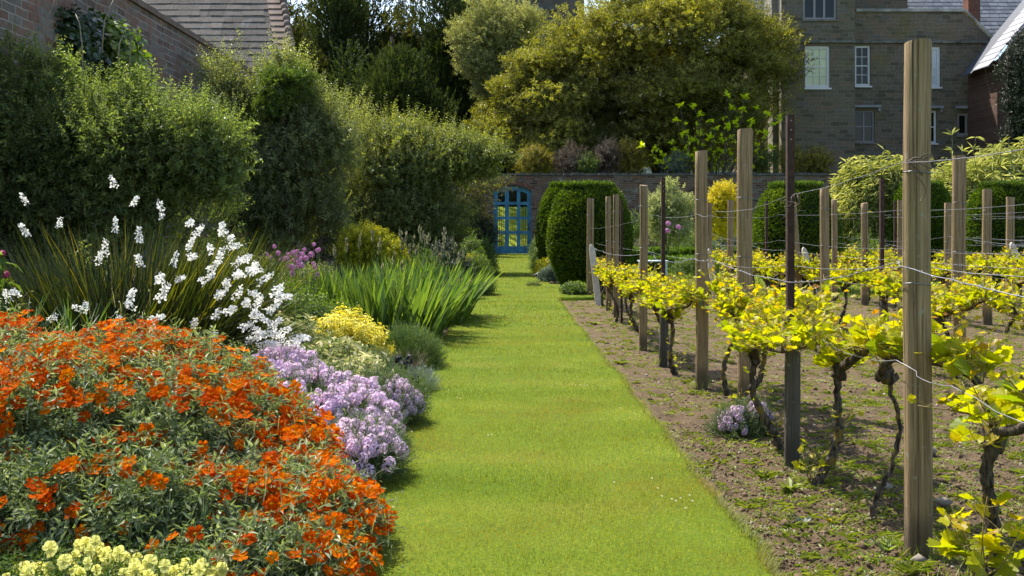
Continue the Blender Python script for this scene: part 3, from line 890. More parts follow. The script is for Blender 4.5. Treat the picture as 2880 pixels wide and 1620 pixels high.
# left, lower sunlit return and roof beside the tower
g = Geo(); g.box((GX(1890, 59), 59, -.2), (GX(1966, 59), 64, GZ(38, 59))); g.build('side_wing', M_ASH, house, ho)
g = Geo()
for k in range(12):
    z0 = GZ(38, 59) + .02 + k * .25; y0 = 58.9 + k * .22
    g.faces([(GX(1870, 59), y0 - .03, z0 - .02), (GX(1950, 59), y0 - .03, z0 - .02), (GX(1950, 59), y0 + .22, z0 + .25), (GX(1870, 59), y0 + .22, z0 + .25), (GX(1870, 59), y0, z0 - .05), (GX(1950, 59), y0, z0 - .05)], [(0,1,2,3), (4,5,1,0)])
g.build('side_roof', M_SLATE, house, ho)
g = Geo(); g.faces([(GX(1944, 57), 57, GZ(106, 57)), (GX(1966, 57), 57, GZ(106, 57)), (GX(1966, 57), 57, 15), (GX(1938, 57), 57, 15)], [(0,1,2,3)])
g.box((GX(1944, 57), 57.002, 4), (GX(1966, 57), 58.9, 15)); g.build('sunlit_return', M_ASH_SUN, house, ho)  # side return beside the tower, its sunlight painted in as paler stone
# drainpipe
g = Geo(); x = GX(2488, HY2 - .2); g.tube([(x, HY2 - .2, .0), (x, HY2 - .2, 9.2)], .055, 8); g.tube([(x, HY2 - .2, 9.2), (x + .3, HY2 - .1, 9.8)], .055, 8)
g.tube([(x-.02, HY2-.2, 9.0),(x-.02, HY2-.2, 9.25)], .12, 8)
g.build('drainpipe', simple('black_pipe', (.02,.022,.03), .5), house, ho)

# brick cottage on the right with a slate slope coloured pale for its sunlight
ct = thing('brick_cottage', (27, 54, 0), 'red brick gable building with a sun-bright slate roof edge beside the manor house', 'building')
co = (27, 54, 0)
yc0, yc1 = 53.5, 56.9
exx = GX(2496, yc0) ; exz = GZ(150, yc0)
g = Geo(); sl = 1.22
X1 = 36
g.faces([(exx + .25, yc0, -.2), (X1, yc0, -.2), (X1, yc0, exz + (X1 - exx) * sl - .3), (exx + .25, yc0, exz)], [(0,1,2,3)])
g.faces([(exx + .25, yc0, -.2), (exx + .25, yc1, -.2), (exx + .25, yc1, exz), (exx + .25, yc0, exz)], [(3,2,1,0)])
g.build('wall', masonry('cottage_brick', 'xz', .24, .08, [(.075,.042,.031), (.105,.058,.042), (.135,.08,.056)], (.13,.11,.095), .01, (.7,.6,(.16,.11,.07))), ct, co)
g = Geo()
a0 = np.array([exx - .25, yc0 - .25, exz - .28 * sl]); dx = np.array([1, 0, sl])
for k in range(34):
    s0, s1 = k * .3, (k + 1) * .3
    A = a0 + dx * s0; B = a0 + dx * s1
    g.faces([A + (-.03, 0, .05), A + (-.03, 1.8, .05), B + (0, 1.8, .02), B + (0, 0, .02), A + (-.03, 0, 0), A + (-.03, 1.8, 0)], [(0,3,2,1), (4,0,1,5)])
g.faces([a0, a0 + (0, 1.8, 0), a0 + dx * 10.2 + (0, 1.8, 0), a0 + dx * 10.2, ], [(0,1,2,3)])
g.build('roof', simple('sunlit_slates', (.42, .42, .45), .35, .6, var=.15, scale=4), ct, co)  # sun on the slope put into the pale slate colour
g = Geo()
A = a0 + (-.1, 1.82, -.1)
g.faces([A, A + (0, 1.4, 0), A + dx * 10 + (0, 1.4, 0), A + dx * 10], [(0,3,2,1)]); g.build('dark_strip', M_DSTRIP, ct, co)  # flat dark blue strip along the far edge of the slope
# ============================================================ trees and shrubs
def B(x, y, rx, ry, Y, dy=None, yo=0.0):
    s = Y / F
    return (GX(x, Y), Y + yo, GZ(y, Y), rx * s, (dy if dy is not None else rx * s * .8), ry * s)
M_BARK = barkmat('grey_brown_bark', (.05, .038, .028), (.14, .11, .085), 20)
M_DBARK = barkmat('dark_bark', (.03, .022, .016), (.07, .052, .04), 20)
M_STEM = simple('green_stems', (.09, .13, .03), .6, .3, var=.3)
Q, LF, OV = T_quad(.55), T_leaf(.42), T_oval(.55)
NARROW = T_leaf(.2, .05, .2)

def plant(name, label, cat, base, group=None):
    return thing(name, base, label, cat, group)

def tree(name, label, cat, base, blobs, nclump, nper, csize, sprigs, ssize, lm, group=None, trunk_r=.15, trunk_top=None,
         nl=10, twigs=60, bark=None, crown_name='crown', trunk_name='trunk', feather=None, **kw):
    r = plant(name, label, cat, base, group)
    g = Geo()
    c = crown(g, blobs, nclump, nper, csize, sprigs, ssize, **kw)
    if feather:
        n, L, TT = feather; w = np.array([b[3] * b[5] for b in blobs]); which = RG.choice(len(blobs), n, p=w / w.sum())
        bb = np.array([blobs[i] for i in which]); u = rdirs(n); u[:, 2] = np.where(u[:, 2] < -.2, -u[:, 2], u[:, 2])
        p = bb[:, :3] + u * bb[:, 3:6] * (.75 + .3 * RG.random(n))[:, None]
        k = p[:, 2] > .2; p, u = p[k], u[k]; n = len(p)
        d = norm(u * .55 + (0, 0, .75) + rdirs(n) * .4)
        for i, T in enumerate(TT):
            s_ = slice(i, None, len(TT)); g.inst(T, p[s_], frames(d[s_], rdirs(len(p[s_]))), L * (.5 + RG.random(len(p[s_]))), np.clip(.3 + .7 * RG.random(len(p[s_])), 0, 1))
    g.build(crown_name, [lm, bark or M_BARK], r, base)
    if trunk_r:
        g = Geo()
        if trunk_top is None:
            b0 = np.mean([b[:3] for b in blobs], axis=0); trunk_top = (base[0] * .5 + b0[0] * .5, b0[1], b0[2] + .3 * max(b[5] for b in blobs))
        skeleton(g, base, trunk_top, c, trunk_r, nl, twigs)
        g.build(trunk_name, bark or M_BARK, r, base)
    return r, c

# ---- conifers
FEATH = [sprig(9, T_leaf(.34, .05, -.1), .34, .55, .0, s, 1.1, .3, .3) for s in range(4)]
M_CON = [leafmat('conifer_needles_dark', [(.022,.034,.013), (.044,.060,.018), (.080,.095,.024)], .25, (1.4,1.5,.5), .7, .1),
         leafmat('conifer_needles_olive', [(.036,.044,.011), (.072,.080,.016), (.14,.135,.024)], .28, (1.4,1.4,.5), .7, .1)]
CON = [(722, 5, 60, 2.4, 1, 'slim dark conifer at the edge of the barn roof'),
       (775, 62, 66, 2.6, 1, 'lower olive conifer whose tip dips under the strip of sky'),
       (845, -60, 64, 3.2, 0, 'tall dark conifer right of the strip of sky'),
       (925, -110, 68, 3.6, 0, 'very tall dark conifer in the middle of the evergreen belt'),
       (985, -40, 62, 3.0, 1, 'olive tinged conifer before the second gap of sky'),
       (1045, 28, 67, 2.6, 1, 'short conifer under the second gap of sky'),
       (1120, -70, 63, 3.2, 0, 'dark conifer left of the pale spring tree'),
       (1195, -40, 69, 3.2, 0, 'dark conifer rising behind the pale spring tree'),
       (1010, 150, 56, 3.2, 0, 'broad low evergreen in front of the conifer belt, above the dense round shrub'),
       (870, 140, 57, 3.0, 0, 'dark low evergreen in front of the conifer belt beside the barn'),
       (1165, 170, 65, 3.4, 0, 'shaded low evergreen between the round shrub and the golden tree')]
for (x, yt, Y, rad, k, lab) in CON:
    H = GZ(yt, Y); X0 = GX(x, Y); rad *= .95
    bl = []
    for j in range(7):
        t = j / 6
        rr = rad * (1.12 - .95 * t ** 1.35)
        bl.append((X0 + .25 * RG.standard_normal() * rr, Y + .1 * RG.standard_normal(), .8 + (H - 1.4) * t, rr, rr, H / 8.5))
    # ragged side leaders
    for j in range(6):
        a = RG.random() * 6.28; t = .25 + .6 * RG.random(); rr = rad * (1.1 - .8 * t)
        bl.append((X0 + math.cos(a) * rr * .8, Y + math.sin(a) * rr * .8, H * t, rad * .28, rad * .28, H * .10))
    tree('conifer_tree', lab, 'conifer', (X0, Y, -.2), bl, 300, 62, .62, FEATH, .58, M_CON[k], 'conifers behind the wall', .22, (X0, Y, H * .8), 6, 20, M_DBARK,
         outer=.45, up=.9, outw=.7, rnd=.45, flat=.8, zmin=.3, cull=.45, rag=.3, gaps=.3, gfreq=.5)

# ---- golden tree
SPR = [sprig(9, LF, .26, .9, .012, s + 10, .5, .3, .35) for s in range(5)]
M_GOLD = leafmat('golden_bronze_leaves', [(.090,.100,.022), (.155,.162,.032), (.23,.225,.042), (.32,.29,.046), (.44,.42,.18)], .5, (1.5,1.5,.25), .42, .6,
                 patch=(.28, (.12,.130,.034), .5))
Y = 55
gb = [B(1420,250,170,130,Y,3.2), B(1385,345,110,80,Y,2.6,-1), B(1490,110,130,100,Y,3.2), B(1640,80,190,100,Y,3.8), B(1810,110,145,110,Y,3.4),
      B(1865,200,100,120,Y,3), B(1650,210,220,150,Y,3.6,1), B(1290,290,75,62,Y,2), B(1350,205,85,75,Y,2.4), B(1730,10,150,55,Y,3), B(1560,360,130,60,Y,2.4,.6),
      B(1800,330,120,70,Y,2.4,1.2), B(1330,395,60,40,Y,1.6,-1), B(1905,285,45,50,Y,1.5), B(1270,255,60,55,Y,1.6), B(1370,300,100,90,Y,2.6,-.6), B(1690,120,200,110,Y,3.0,-1.5), B(1740,350,90,60,Y,2.0,-.5), B(1450,395,100,48,Y,2.0,-1), B(1560,405,80,42,Y,1.8,-.5), B(1285,335,75,60,Y,1.8,-.5), B(1350,385,80,50,Y,2.0,-1), B(1250,310,50,45,Y,1.5,-.6), B(1420,150,80,70,Y,2.0), B(1500,380,120,50,Y,2.0,-.5), B(1700,385,120,45,Y,1.8,.5), B(1830,390,90,45,Y,1.6,.8), B(1680,240,130,95,Y,2.0,-3.0), B(1690,335,125,60,Y,1.8,-2.2), B(1800,280,90,80,Y,1.8,-2)]
gb = lumps(gb, 26, .3)
r, c = tree('golden_tree', 'broad spreading tree with golden bronze young leaves in front of the manor house', 'tree', (GX(1655, Y), Y, -.2), gb, 1000, 60, .62, SPR, .5, M_GOLD, None,
     .42, P(1660, 110, Y), 40, 200, M_DBARK, 'crown', 'trunk', outer=.5, up=.35, outw=.8, rnd=.6, flat=.38, zmin=2.2, cull=.45, sag=.12, gaps=.16, gfreq=.42, keepmask=lambda c: ~((np.abs(c[:, 0] - 9.0) < 2.4) & (c[:, 2] > 4) & (c[:, 2] < 9) & (c[:, 1] < 55.5) & (RG.random(len(c)) < .2)))
# pale tree
M_PALE = leafmat('pale_spring_leaves', [(.22,.24,.08), (.30,.32,.11), (.44,.44,.19)], .42, (1.4,1.35,.6), .5, .5)
Y = 59
tree('pale_spring_tree', 'airy tree with pale cream green spring leaves between the conifers and the golden tree', 'tree', (GX(1240, Y), Y, -.2),
     [B(1245,85,90,68,Y,1.8), B(1305,70,55,60,Y,1.2), B(1180,90,40,40,Y,1.0), B(1195,110,50,40,Y,1.2), B(1215,165,70,40,Y,1.6), B(1290,150,60,50,Y,1.5), B(1235,35,35,40,Y,1.0), B(1270,230,70,60,Y,1.5)], 190, 48, .5, SPR, .42, M_PALE, None,
     .16, P(1245, 100, Y), 8, 60, M_BARK, outer=.3, up=.7, outw=.7, rnd=.6, flat=.7, cull=.3, zmin=3)
# stone tower far behind
st = thing('stone_gable', (3, 75, 0), 'brown stone building top glimpsed between the pale tree and the golden tree', 'building')
g = Geo(); g.box((GX(1210, 75), 75, -.2), (GX(1470, 75), 80, 22)); g.build('wall', masonry('brown_stone', 'xz', .6, .3, [(.10,.085,.07), (.14,.12,.10), (.12,.11,.095)], (.12,.11,.1), .01), st, (3, 75, 0))
g = Geo(); g.box((GX(1330, 75), 74.8, 16.3), (GX(1400, 75), 74.998, 16.6)); g.build('ledge', M_LEDGE, st, (3, 75, 0))
g = Geo(); g.box((GX(1352,75), 74.93, 14.8), (GX(1372,75), 74.999, 16.1)); g.build('window', M_GLASS, st, (3,75,0))

# ---- left shrubs
M_SH1 = leafmat('fresh_green_leaves', [(.095,.130,.050), (.155,.205,.070), (.225,.275,.085), (.32,.36,.10)], .46, (1.35,1.45,.5), .45, .5)
M_SH2 = leafmat('grey_green_leaves', [(.095,.125,.062), (.155,.190,.085), (.225,.26,.105), (.31,.34,.14)], .48, (1.5,1.45,.45), .45, .5)
M_SH3 = leafmat('viburnum_leaves', [(.085,.112,.038), (.145,.180,.052), (.215,.25,.068), (.30,.32,.10)], .46, (1.5,1.45,.4), .45, .5)
S1 = [sprig(8, LF, .32, .9, .02, s + 20, .55, .3, .2) for s in range(5)]
S1r = [sprig(9, T_leaf(.5, .1, .1), .26, .9, .015, s + 30, .5, .3, .2) for s in range(4)]
LONG = [sprig(26, T_leaf(.42, .08, .15), .085, .95, .006, s + 150, .5, .35, .25, tipbias=.1) for s in range(4)]
Y = 11
tree('garden_shrub', 'large loose shrub with small fresh green leaves at the near end of the brick wall', 'shrub', (GX(260, Y), Y, 0),
     lumps([B(50,300,120,100,Y,.55,.2), B(210,310,120,80,Y,.5,.1), B(360,330,110,80,Y,.55), B(475,365,95,85,Y,.5), B(60,400,130,130,Y,.6), B(240,400,170,140,Y,.65), B(430,430,150,130,Y,.6),
      B(520,420,55,90,Y,.45,-.1), B(130,180,22,30,Y,.2), B(40,165,30,35,Y,.2), B(340,240,20,40,Y,.2), B(-60,320,120,160,Y,.6), B(300,560,250,110,Y,.6,.2), B(500,560,80,90,Y,.5), B(60,560,140,110,Y,.5,.2)], 22, .34), 1050, 24, .13, S1, .15, M_SH1, None,
     .05, P(250, 330, Y), 30, 420, M_BARK, 'foliage', 'stems', feather=(3400, .27, LONG), outer=.15, up=.6, outw=.7, rnd=.7, flat=.9, cull=.2, zmin=.1, rag=.38, gaps=.42, gfreq=2.2)
Y = 17.5
tree('garden_shrub', 'tall grey green shrub with two leafy peaks in front of the barn roof', 'shrub', (GX(700, Y), Y, 0),
     lumps([B(715,225,50,55,Y,.4), B(735,340,95,100,Y,.8), B(680,470,120,140,Y,.9), B(800,430,85,150,Y,.7), B(580,285,42,55,Y,.4), B(548,215,16,55,Y,.15), B(592,205,14,50,Y,.12), B(720,180,26,36,Y,.25),
      B(610,340,70,90,Y,.6), B(585,430,60,120,Y,.6,-.4), B(840,330,50,70,Y,.6,.5), B(750,560,120,110,Y,.8), B(640,570,90,110,Y,.7), B(765,265,30,50,Y,.4)], 14, .3), 820, 30, .16, S1r, .2, M_SH2, None,
     .07, P(705, 330, Y), 14, 200, M_BARK, 'foliage', 'stems', feather=(2600, .42, LONG), outer=.3, up=.8, outw=.6, rnd=.55, flat=.9, cull=.4, zmin=.1, rag=.25, gaps=.38, gfreq=1.6)
M_SH2B = leafmat('climber_leaves', [(.05,.09,.012), (.10,.16,.02), (.17,.22,.03)], .4, (1.6,1.6,.5), .45, .5)
Y = 16.8
tree('climbing_plant', 'bright green climber scrambling over the top of the tall grey green shrub', 'climber', (GX(735, Y), Y, 0),
     [B(700,230,50,45,Y,.3), B(745,215,30,40,Y,.3), B(690,275,35,35,Y,.3)], 60, 26, .13, S1, .15, M_SH2B, None, .02, P(715, 240, Y), 4, 20, M_BARK, 'foliage', 'stems', outer=.3, up=.5, cull=0, zmin=.1)
Y = 29
tree('garden_shrub', 'dense wide green shrub with layered branches spreading beside the blue gate', 'shrub', (GX(1030, Y), Y, 0),
     lumps([B(895,370,85,65,Y,1.0), B(985,365,110,55,Y,1.2), B(1090,385,110,50,Y,1.1), B(1175,400,85,45,Y,.9), B(900,440,100,110,Y,1.3), B(1010,430,140,100,Y,1.6), B(1110,450,100,75,Y,1.2),
      B(1210,405,50,26,Y,.6), B(1010,560,150,100,Y,1.5), B(1095,560,75,90,Y,.9), B(880,560,90,100,Y,1.1), B(1225,395,35,18,Y,.5)], 26, .3), 760, 58, .36, S1r, .28, M_SH3, None,
     .14, P(1010, 420, Y), 16, 180, M_DBARK, 'crown', 'trunk', feather=(1300, .6, LONG), outer=.5, up=.5, outw=.75, rnd=.55, flat=.42, cull=.5, zmin=.15, sag=.25, gaps=.38, gfreq=1.1)
# thin overhanging branch plants near the gate
Y = 44
M_WALLC = leafmat('olive_wall_leaves', [(.05,.055,.02), (.09,.10,.03), (.15,.14,.04)], .35, (1.6,1.5,.5), .5, .4)
tree('wall_climber', 'sparse olive climber trained on the dark wall to the left of the blue gate', 'climber', (GX(1175, Y), Y, 0),
     [B(1205,480,40,40,Y,.3), B(1190,520,35,40,Y,.3), B(1260,462,28,12,Y,.3), B(1200,570,35,50,Y,.4)], 60, 22, .28, S1r, .24, M_WALLC, None, .05, P(1205, 470, Y), 6, 40, M_BARK, 'foliage', 'stems', outer=.2, up=.4, cull=0, zmin=.1)
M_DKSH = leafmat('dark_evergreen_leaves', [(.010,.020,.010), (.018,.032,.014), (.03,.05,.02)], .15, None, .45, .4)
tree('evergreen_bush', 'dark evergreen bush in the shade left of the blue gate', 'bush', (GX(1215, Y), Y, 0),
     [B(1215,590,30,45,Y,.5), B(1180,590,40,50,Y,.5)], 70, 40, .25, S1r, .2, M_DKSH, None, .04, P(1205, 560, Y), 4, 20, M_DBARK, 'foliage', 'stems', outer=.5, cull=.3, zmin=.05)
# ivy on the near wall top
M_IVY = leafmat('ivy_leaves', [(.04,.08,.012), (.10,.17,.02), (.20,.26,.03), (.27,.30,.05)], .42, (1.5,1.5,.4), .35, .6)
M_IVYD = leafmat('dark_ivy_leaves', [(.014,.030,.010), (.026,.05,.014), (.05,.09,.02)], .25, None, .4, .5)
for Yv, x, y, rx, ry, mt, lab in ((13.6, 245, 122, 62, 50, M_IVY, 'bright yellow green ivy spilling over the top of the tall brick wall'), (12.9, 155, 100, 62, 50, M_IVYD, 'dark green ivy patch on the tall brick wall')):
    r_ = plant('ivy', lab, 'ivy', (GX(x, Yv), Yv, GZ(y, Yv)))
    g = Geo(); bb = B(x, y, rx, ry, Yv, .35); b2 = B(x + 30, y + 50, rx * .8, ry, Yv, .3)
    crown(g, [bb, b2], 60, 26, .14, [sprig(6, T_oval(.9, .05, .15), .5, .9, .03, 41, .3)], .17, outer=.2, up=.1, zmin=.1, cull=0)
    g.build('foliage', [mt, M_BARK], r_, (GX(x, Yv), Yv, GZ(y, Yv)))
# bare twigs standing out of the near shrub
M_TWIG = simple('bare_pale_twigs', (.30, .25, .17), .7, .3, var=.2)
tw = plant('dead_stems', 'bare pale dead stems poking up above the loose shrub beside the ivy', 'dead branches', P(120, 300, 10.9))
g = Geo(); o0 = P(120, 300, 10.9)
for pts in ([(118,170),(112,140),(108,60),(130,22),(140,-8)], [(206,110),(200,60),(190,35)], [(262,55),(275,22),(285,0)], [(40,125),(18,100),(0,85)], [(112,135),(135,105),(150,90)], [(90,140),(84,110),(78,90)],
            [(300,110),(310,85),(318,65)], [(0,160),(8,150)], [(428,235),(428,200)], [(432,235),(452,213)], [(545,250),(560,232)], [(330,100),(340,80),(350,66)]):
    P3 = np.array([P(a, b, 10.9 + .1 * RG.random()) for a, b in pts])
    ex = P3[0] + (P3[0] - P3[1]) * .5; P3 = np.concatenate([[ex - (0, 0, .25)], P3])
    g = Geo(); g.tube(P3, np.linspace(.009, .003, len(P3)), 5); g.build('twig', M_TWIG, tw, o0)

# ---- topiary
M_YEW = leafmat('clipped_yew', [(.032,.060,.008), (.062,.108,.011), (.110,.170,.014), (.17,.225,.018)], .32, (1.5,1.5,.4), .55, .3)
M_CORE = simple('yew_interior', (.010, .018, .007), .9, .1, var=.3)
prof = [(0,.56), (.08,.69), (.2,.85), (.33,.95), (.45,1.0), (.58,.985), (.71,.93), (.83,.84), (.92,.74), (.98,.62), (1.0,.34)]
def topiary(label, X0, Y0, H, R_, ry=1.0, seed=0, bulge=0):
    r = plant('clipped_yew', label, 'topiary', (X0, Y0, 0), 'clipped yew bushes on the lawn')
    zz = np.array([p[0] for p in prof]); rr = np.array([p[1] for p in prof])
    g = Geo(); sides = 32; ang = np.arange(sides) * 2 * PI / sides
    V = []
    for z, q in prof:
        V += [(X0 + math.cos(a) * q * R_ * .955, Y0 + math.sin(a) * q * R_ * ry * .955, z * H * .985) for a in ang]
    V.append((X0, Y0, H * .985))
    Fc = []
    for i in range(len(prof) - 1):
        for j in range(sides):
            k = (j + 1) % sides; Fc.append((i*sides+j, i*sides+k, (i+1)*sides+k, (i+1)*sides+j))
    for j in range(sides): Fc.append(((len(prof)-1)*sides+j, (len(prof)-1)*sides+(j+1)%sides, len(V)-1))
    g.faces(V, Fc, smooth=True)
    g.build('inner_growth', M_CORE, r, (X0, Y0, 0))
    g = Geo()
    n = int(30000 * (H / 2.1)); a = RG.random(n) * 2 * PI; z = RG.random(n)
    q = np.interp(z, zz, rr); dq = np.interp(z, zz[1:], np.diff(rr) / np.diff(zz) * R_ / H)
    nrm = norm(np.stack([np.cos(a), np.sin(a), -dq], -1))
    lump = .035 * (fbm(a * 2.2, z * 5, 3, 60 + seed) - .5) * 2 + .05 * (fbm(a * .8 + 3, z * 2, 2, 90 + seed) - .5) * 2
    q = q + lump
    pos = np.stack([X0 + np.cos(a) * q * R_, Y0 + np.sin(a) * q * R_ * ry, z * H * (1 + lump * .4)], -1) - nrm * (.05 * RG.random(n))[:, None]
    m = 8000; rad = .70 * np.sqrt(RG.random(m)); a2 = RG.random(m) * 2 * PI
    top = np.stack([X0 + np.cos(a2) * rad * .86 * R_, Y0 + np.sin(a2) * rad * .86 * R_ * ry, H * (1.0 + .012 * RG.standard_normal(m)) + .02 - .05 * np.clip(rad - .5, 0, 1)], -1)
    pos = np.concatenate([pos, top]); nrm = np.concatenate([nrm, np.tile([0, 0, 1.0], (m, 1))])
    N = len(pos)
    d = norm(nrm + np.array([0, 0, .5]) + rdirs(N) * .8)
    g.inst(Tmpl([(0,0,0),(.3,.5,.1),(0,1.2,0),(-.3,.5,.1)], [(0,1,2,3)]), pos, frames(d, norm(nrm + rdirs(N) * .6)), .045 * (.6 + .8 * RG.random(N)),
           np.clip(RG.random(N) * .7 + .5 * (fbm(pos[:, 0] * 3, pos[:, 2] * 3 + pos[:, 1], 2, 5) - .3), 0, 1))
    g.build('foliage', M_YEW, r, (X0, Y0, 0))
    return r
topiary('nearer of the two clipped yew domes beside the grass path', GX(1482, 21.3), 21.3, 2.03, .84, 1, 1)
topiary('clipped yew half hidden behind the nearer dome by the grass path', GX(1432, 27.5), 27.5, 2.28, .86, 1, 2)
topiary('clipped yew dome behind the dark iron stake and the leaning post', GX(2000, 22), 22, 2.06, .90, 1.1, 3)
topiary('clipped yew dome behind the thickest post', GX(2318, 26), 26, 2.22, .82, 1, 4)
topiary('wide clipped yew dome at the right end of the yews, before the bamboo', GX(2525, 22.5), 22.5, 2.08, .80, 1, 5)

# ---- shrubs beyond the vineyard
SB = [sprig(8, T_leaf(.13, .02, .35), .5, .95, .012, s + 50, .35, .3, .3) for s in range(4)]
M_BAM = leafmat('pale_bamboo_leaves', [(.14,.17,.035), (.27,.30,.09), (.42,.44,.20), (.58,.58,.34)], .4, (1.5,1.4,.5), .45, .5)
for lab, x, Y, bl in (('tall pale bamboo clump between the clipped yews', 2190, 27, [(2190,530,75,75), (2215,590,70,60), (2150,590,50,60), (2235,480,45,40), (2180,470,30,26), (2265,500,40,50)]),
                      ('wide pale bamboo thicket above the clipped yews by the cottage', 2470, 31, [(2440,480,100,45), (2550,460,95,50), (2500,430,50,24), (2380,495,50,45), (2620,470,80,80), (2480,550,150,70)])):
    tree('bamboo', lab, 'bamboo', (GX(x, Y), Y, 0), [B(*b, Y) for b in bl], 210, 30, .24, SB, .40, M_BAM, 'bamboo clumps', .03, P(x, 480, Y), 14, 60, M_STEM, 'foliage', 'canes', outer=.2, up=.6, outw=.7, rnd=.7, flat=.8, cull=.2, rag=.5)
    # upright sprays
Y = 27
sp = plant('bamboo', 'thin arching bamboo shoots standing above the pale clumps', 'bamboo', (GX(2300, Y), Y, 0), 'bamboo clumps'); g = Geo(); g2 = Geo()
for x, y in ((2225,378),(2160,395),(2130,410),(2180,400),(2245,400),(2110,440),(2420,380),(2500,375),(2545,385),(2270,410),(2350,400),(2395,340),(2455,345),(2280,370),(2330,380),(2520,360),(2575,345),(2200,400)):
    a = P(x + RG.random() * 20 - 10, 520, Y + RG.random()); b = P(x, y, Y); p = limb(g2, a, b, .012, .005, 6, .03, 4, mi=0)
    q = p[2:]; k = np.repeat(np.arange(len(q)), 5); n = len(k)
    g.inst(T_leaf(.13, .02, .3), q[k], frames(norm(rdirs(n) + (0, 0, .4)), np.tile([0, 0, 1.], (n, 1))), .26, RG.random(n))
g.build('foliage', M_BAM, sp, (GX(2300, Y), Y, 0)); g2.build('canes', M_STEM, sp, (GX(2300, Y), Y, 0))
M_YEL = leafmat('golden_yellow_leaves', [(.42,.38,.015), (.66,.58,.02), (.80,.72,.04)], .5, (1.3,1.2,.3), .5, .4)
M_CRM = leafmat('cream_variegated_leaves', [(.18,.24,.08), (.36,.40,.18), (.60,.60,.34)], .45, (1.3,1.3,.6), .5, .4)
for nm, lab, cat, x, Y, bl, mt in (
    ('golden_shrub', 'golden yellow rounded shrub against the far wall', 'shrub', 1818, 34, [(1815,500,28,34), (1790,525,25,30), (1845,530,25,40), (1818,560,40,40)], M_YEL),
    ('variegated_shrub', 'cream variegated shrub with a pointed top against the far wall', 'shrub', 1680, 32, [(1680,530,42,40), (1688,485,14,26), (1650,540,26,40), (1725,530,22,36), (1690,580,55,30)], M_CRM)):
    tree(nm, lab, cat, (GX(x, Y), Y, 0), [B(*b, Y) for b in bl], 110, 34, .16, S1r, .18, mt, None, .03, P(x, 540, Y), 8, 30, M_BARK, 'foliage', 'stems', outer=.3, up=.7, flat=.8, cull=.3)
# things growing behind the wall
M_TUL = leafmat('lime_new_leaves', [(.44,.60,.012), (.60,.72,.02), (.70,.74,.03)], .6, (1.2,1.2,.2), .4, .5)
Y = 49.1
r_ = plant('young_tree', 'many-stemmed young tree with lime yellow leaf tufts rising behind the far wall', 'tree', (GX(1780, Y), Y, 0)); g = Geo(); g2 = Geo(); o0 = (GX(1780, Y), Y, 0)
tips = [(1712,262),(1745,265),(1762,285),(1700,300),(1722,330),(1740,350),(1830,235),(1872,240),(1840,270),(1790,300),(1690,355),(1650,370),(1615,365),(1665,385),(1655,405),(1760,330),(1800,320),(1830,315),(1850,305),
        (1785,345),(1810,375),(1835,385),(1905,270),(1930,285),(1940,370),(1950,310),(1770,390),(1735,385),(1705,400),(1880,345),(1925,330),(1890,300),(1870,270),(1815,350),(1795,425),(1700,375),(1960,290),(1765,420)]
for x, y in tips:
    b = P(x, y, Y + RG.random() * 1.0 - .3); a = P(1785 + (x - 1785) * .35, 470, Y)
    limb(g2, a, b, .035, .012, 6, .035, 5)
    n = 11
    d = norm(rdirs(n) * np.array([1, 1, .6]) + np.array([0, 0, .35]))
    g.inst(T_oval(.6, .12, .1), np.tile(b, (n, 1)) + rdirs(n) * .05 - (0, 0, .08), frames(d, np.tile([0, 0, 1.], (n, 1)) + rdirs(n) * .3), .26 * (.6 + .6 * RG.random(n)), RG.random(n))
    for q in range(2):
        bb = a + (b - a) * (.55 + .2 * q); n = 5; d = norm(rdirs(n) + np.array([0, 0, .3]))
        g.inst(T_oval(.6, .12, .1), np.tile(bb, (n, 1)) + rdirs(n) * .05, frames(d, np.tile([0, 0, 1.], (n, 1))), .2, RG.random(n))
g.build('foliage', M_TUL, r_, o0)
limb(g2, (GX(1785, Y), Y, 0), P(1785, 470, Y), .10, .06); g2.build('stems', M_BARK, r_, o0)
M_TWG = leafmat('purple_brown_twiggy_leaves', [(.10,.07,.055), (.16,.12,.09), (.22,.18,.13)], .3, (1.2,1.2,1), .7, .2)
M_OLV = leafmat('olive_gold_leaves', [(.10,.10,.015), (.20,.18,.022), (.32,.28,.03)], .42, (1.4,1.3,.3), .5, .4)
M_MID = leafmat('mid_green_leaves', [(.060,.105,.02), (.105,.165,.03), (.18,.25,.045)], .42, (1.5,1.5,.5), .5, .4)
M_GREY = leafmat('silver_green_leaves', [(.08,.11,.075), (.14,.18,.12), (.24,.29,.21)], .3, (1.1,1.2,.9), .6, .3)
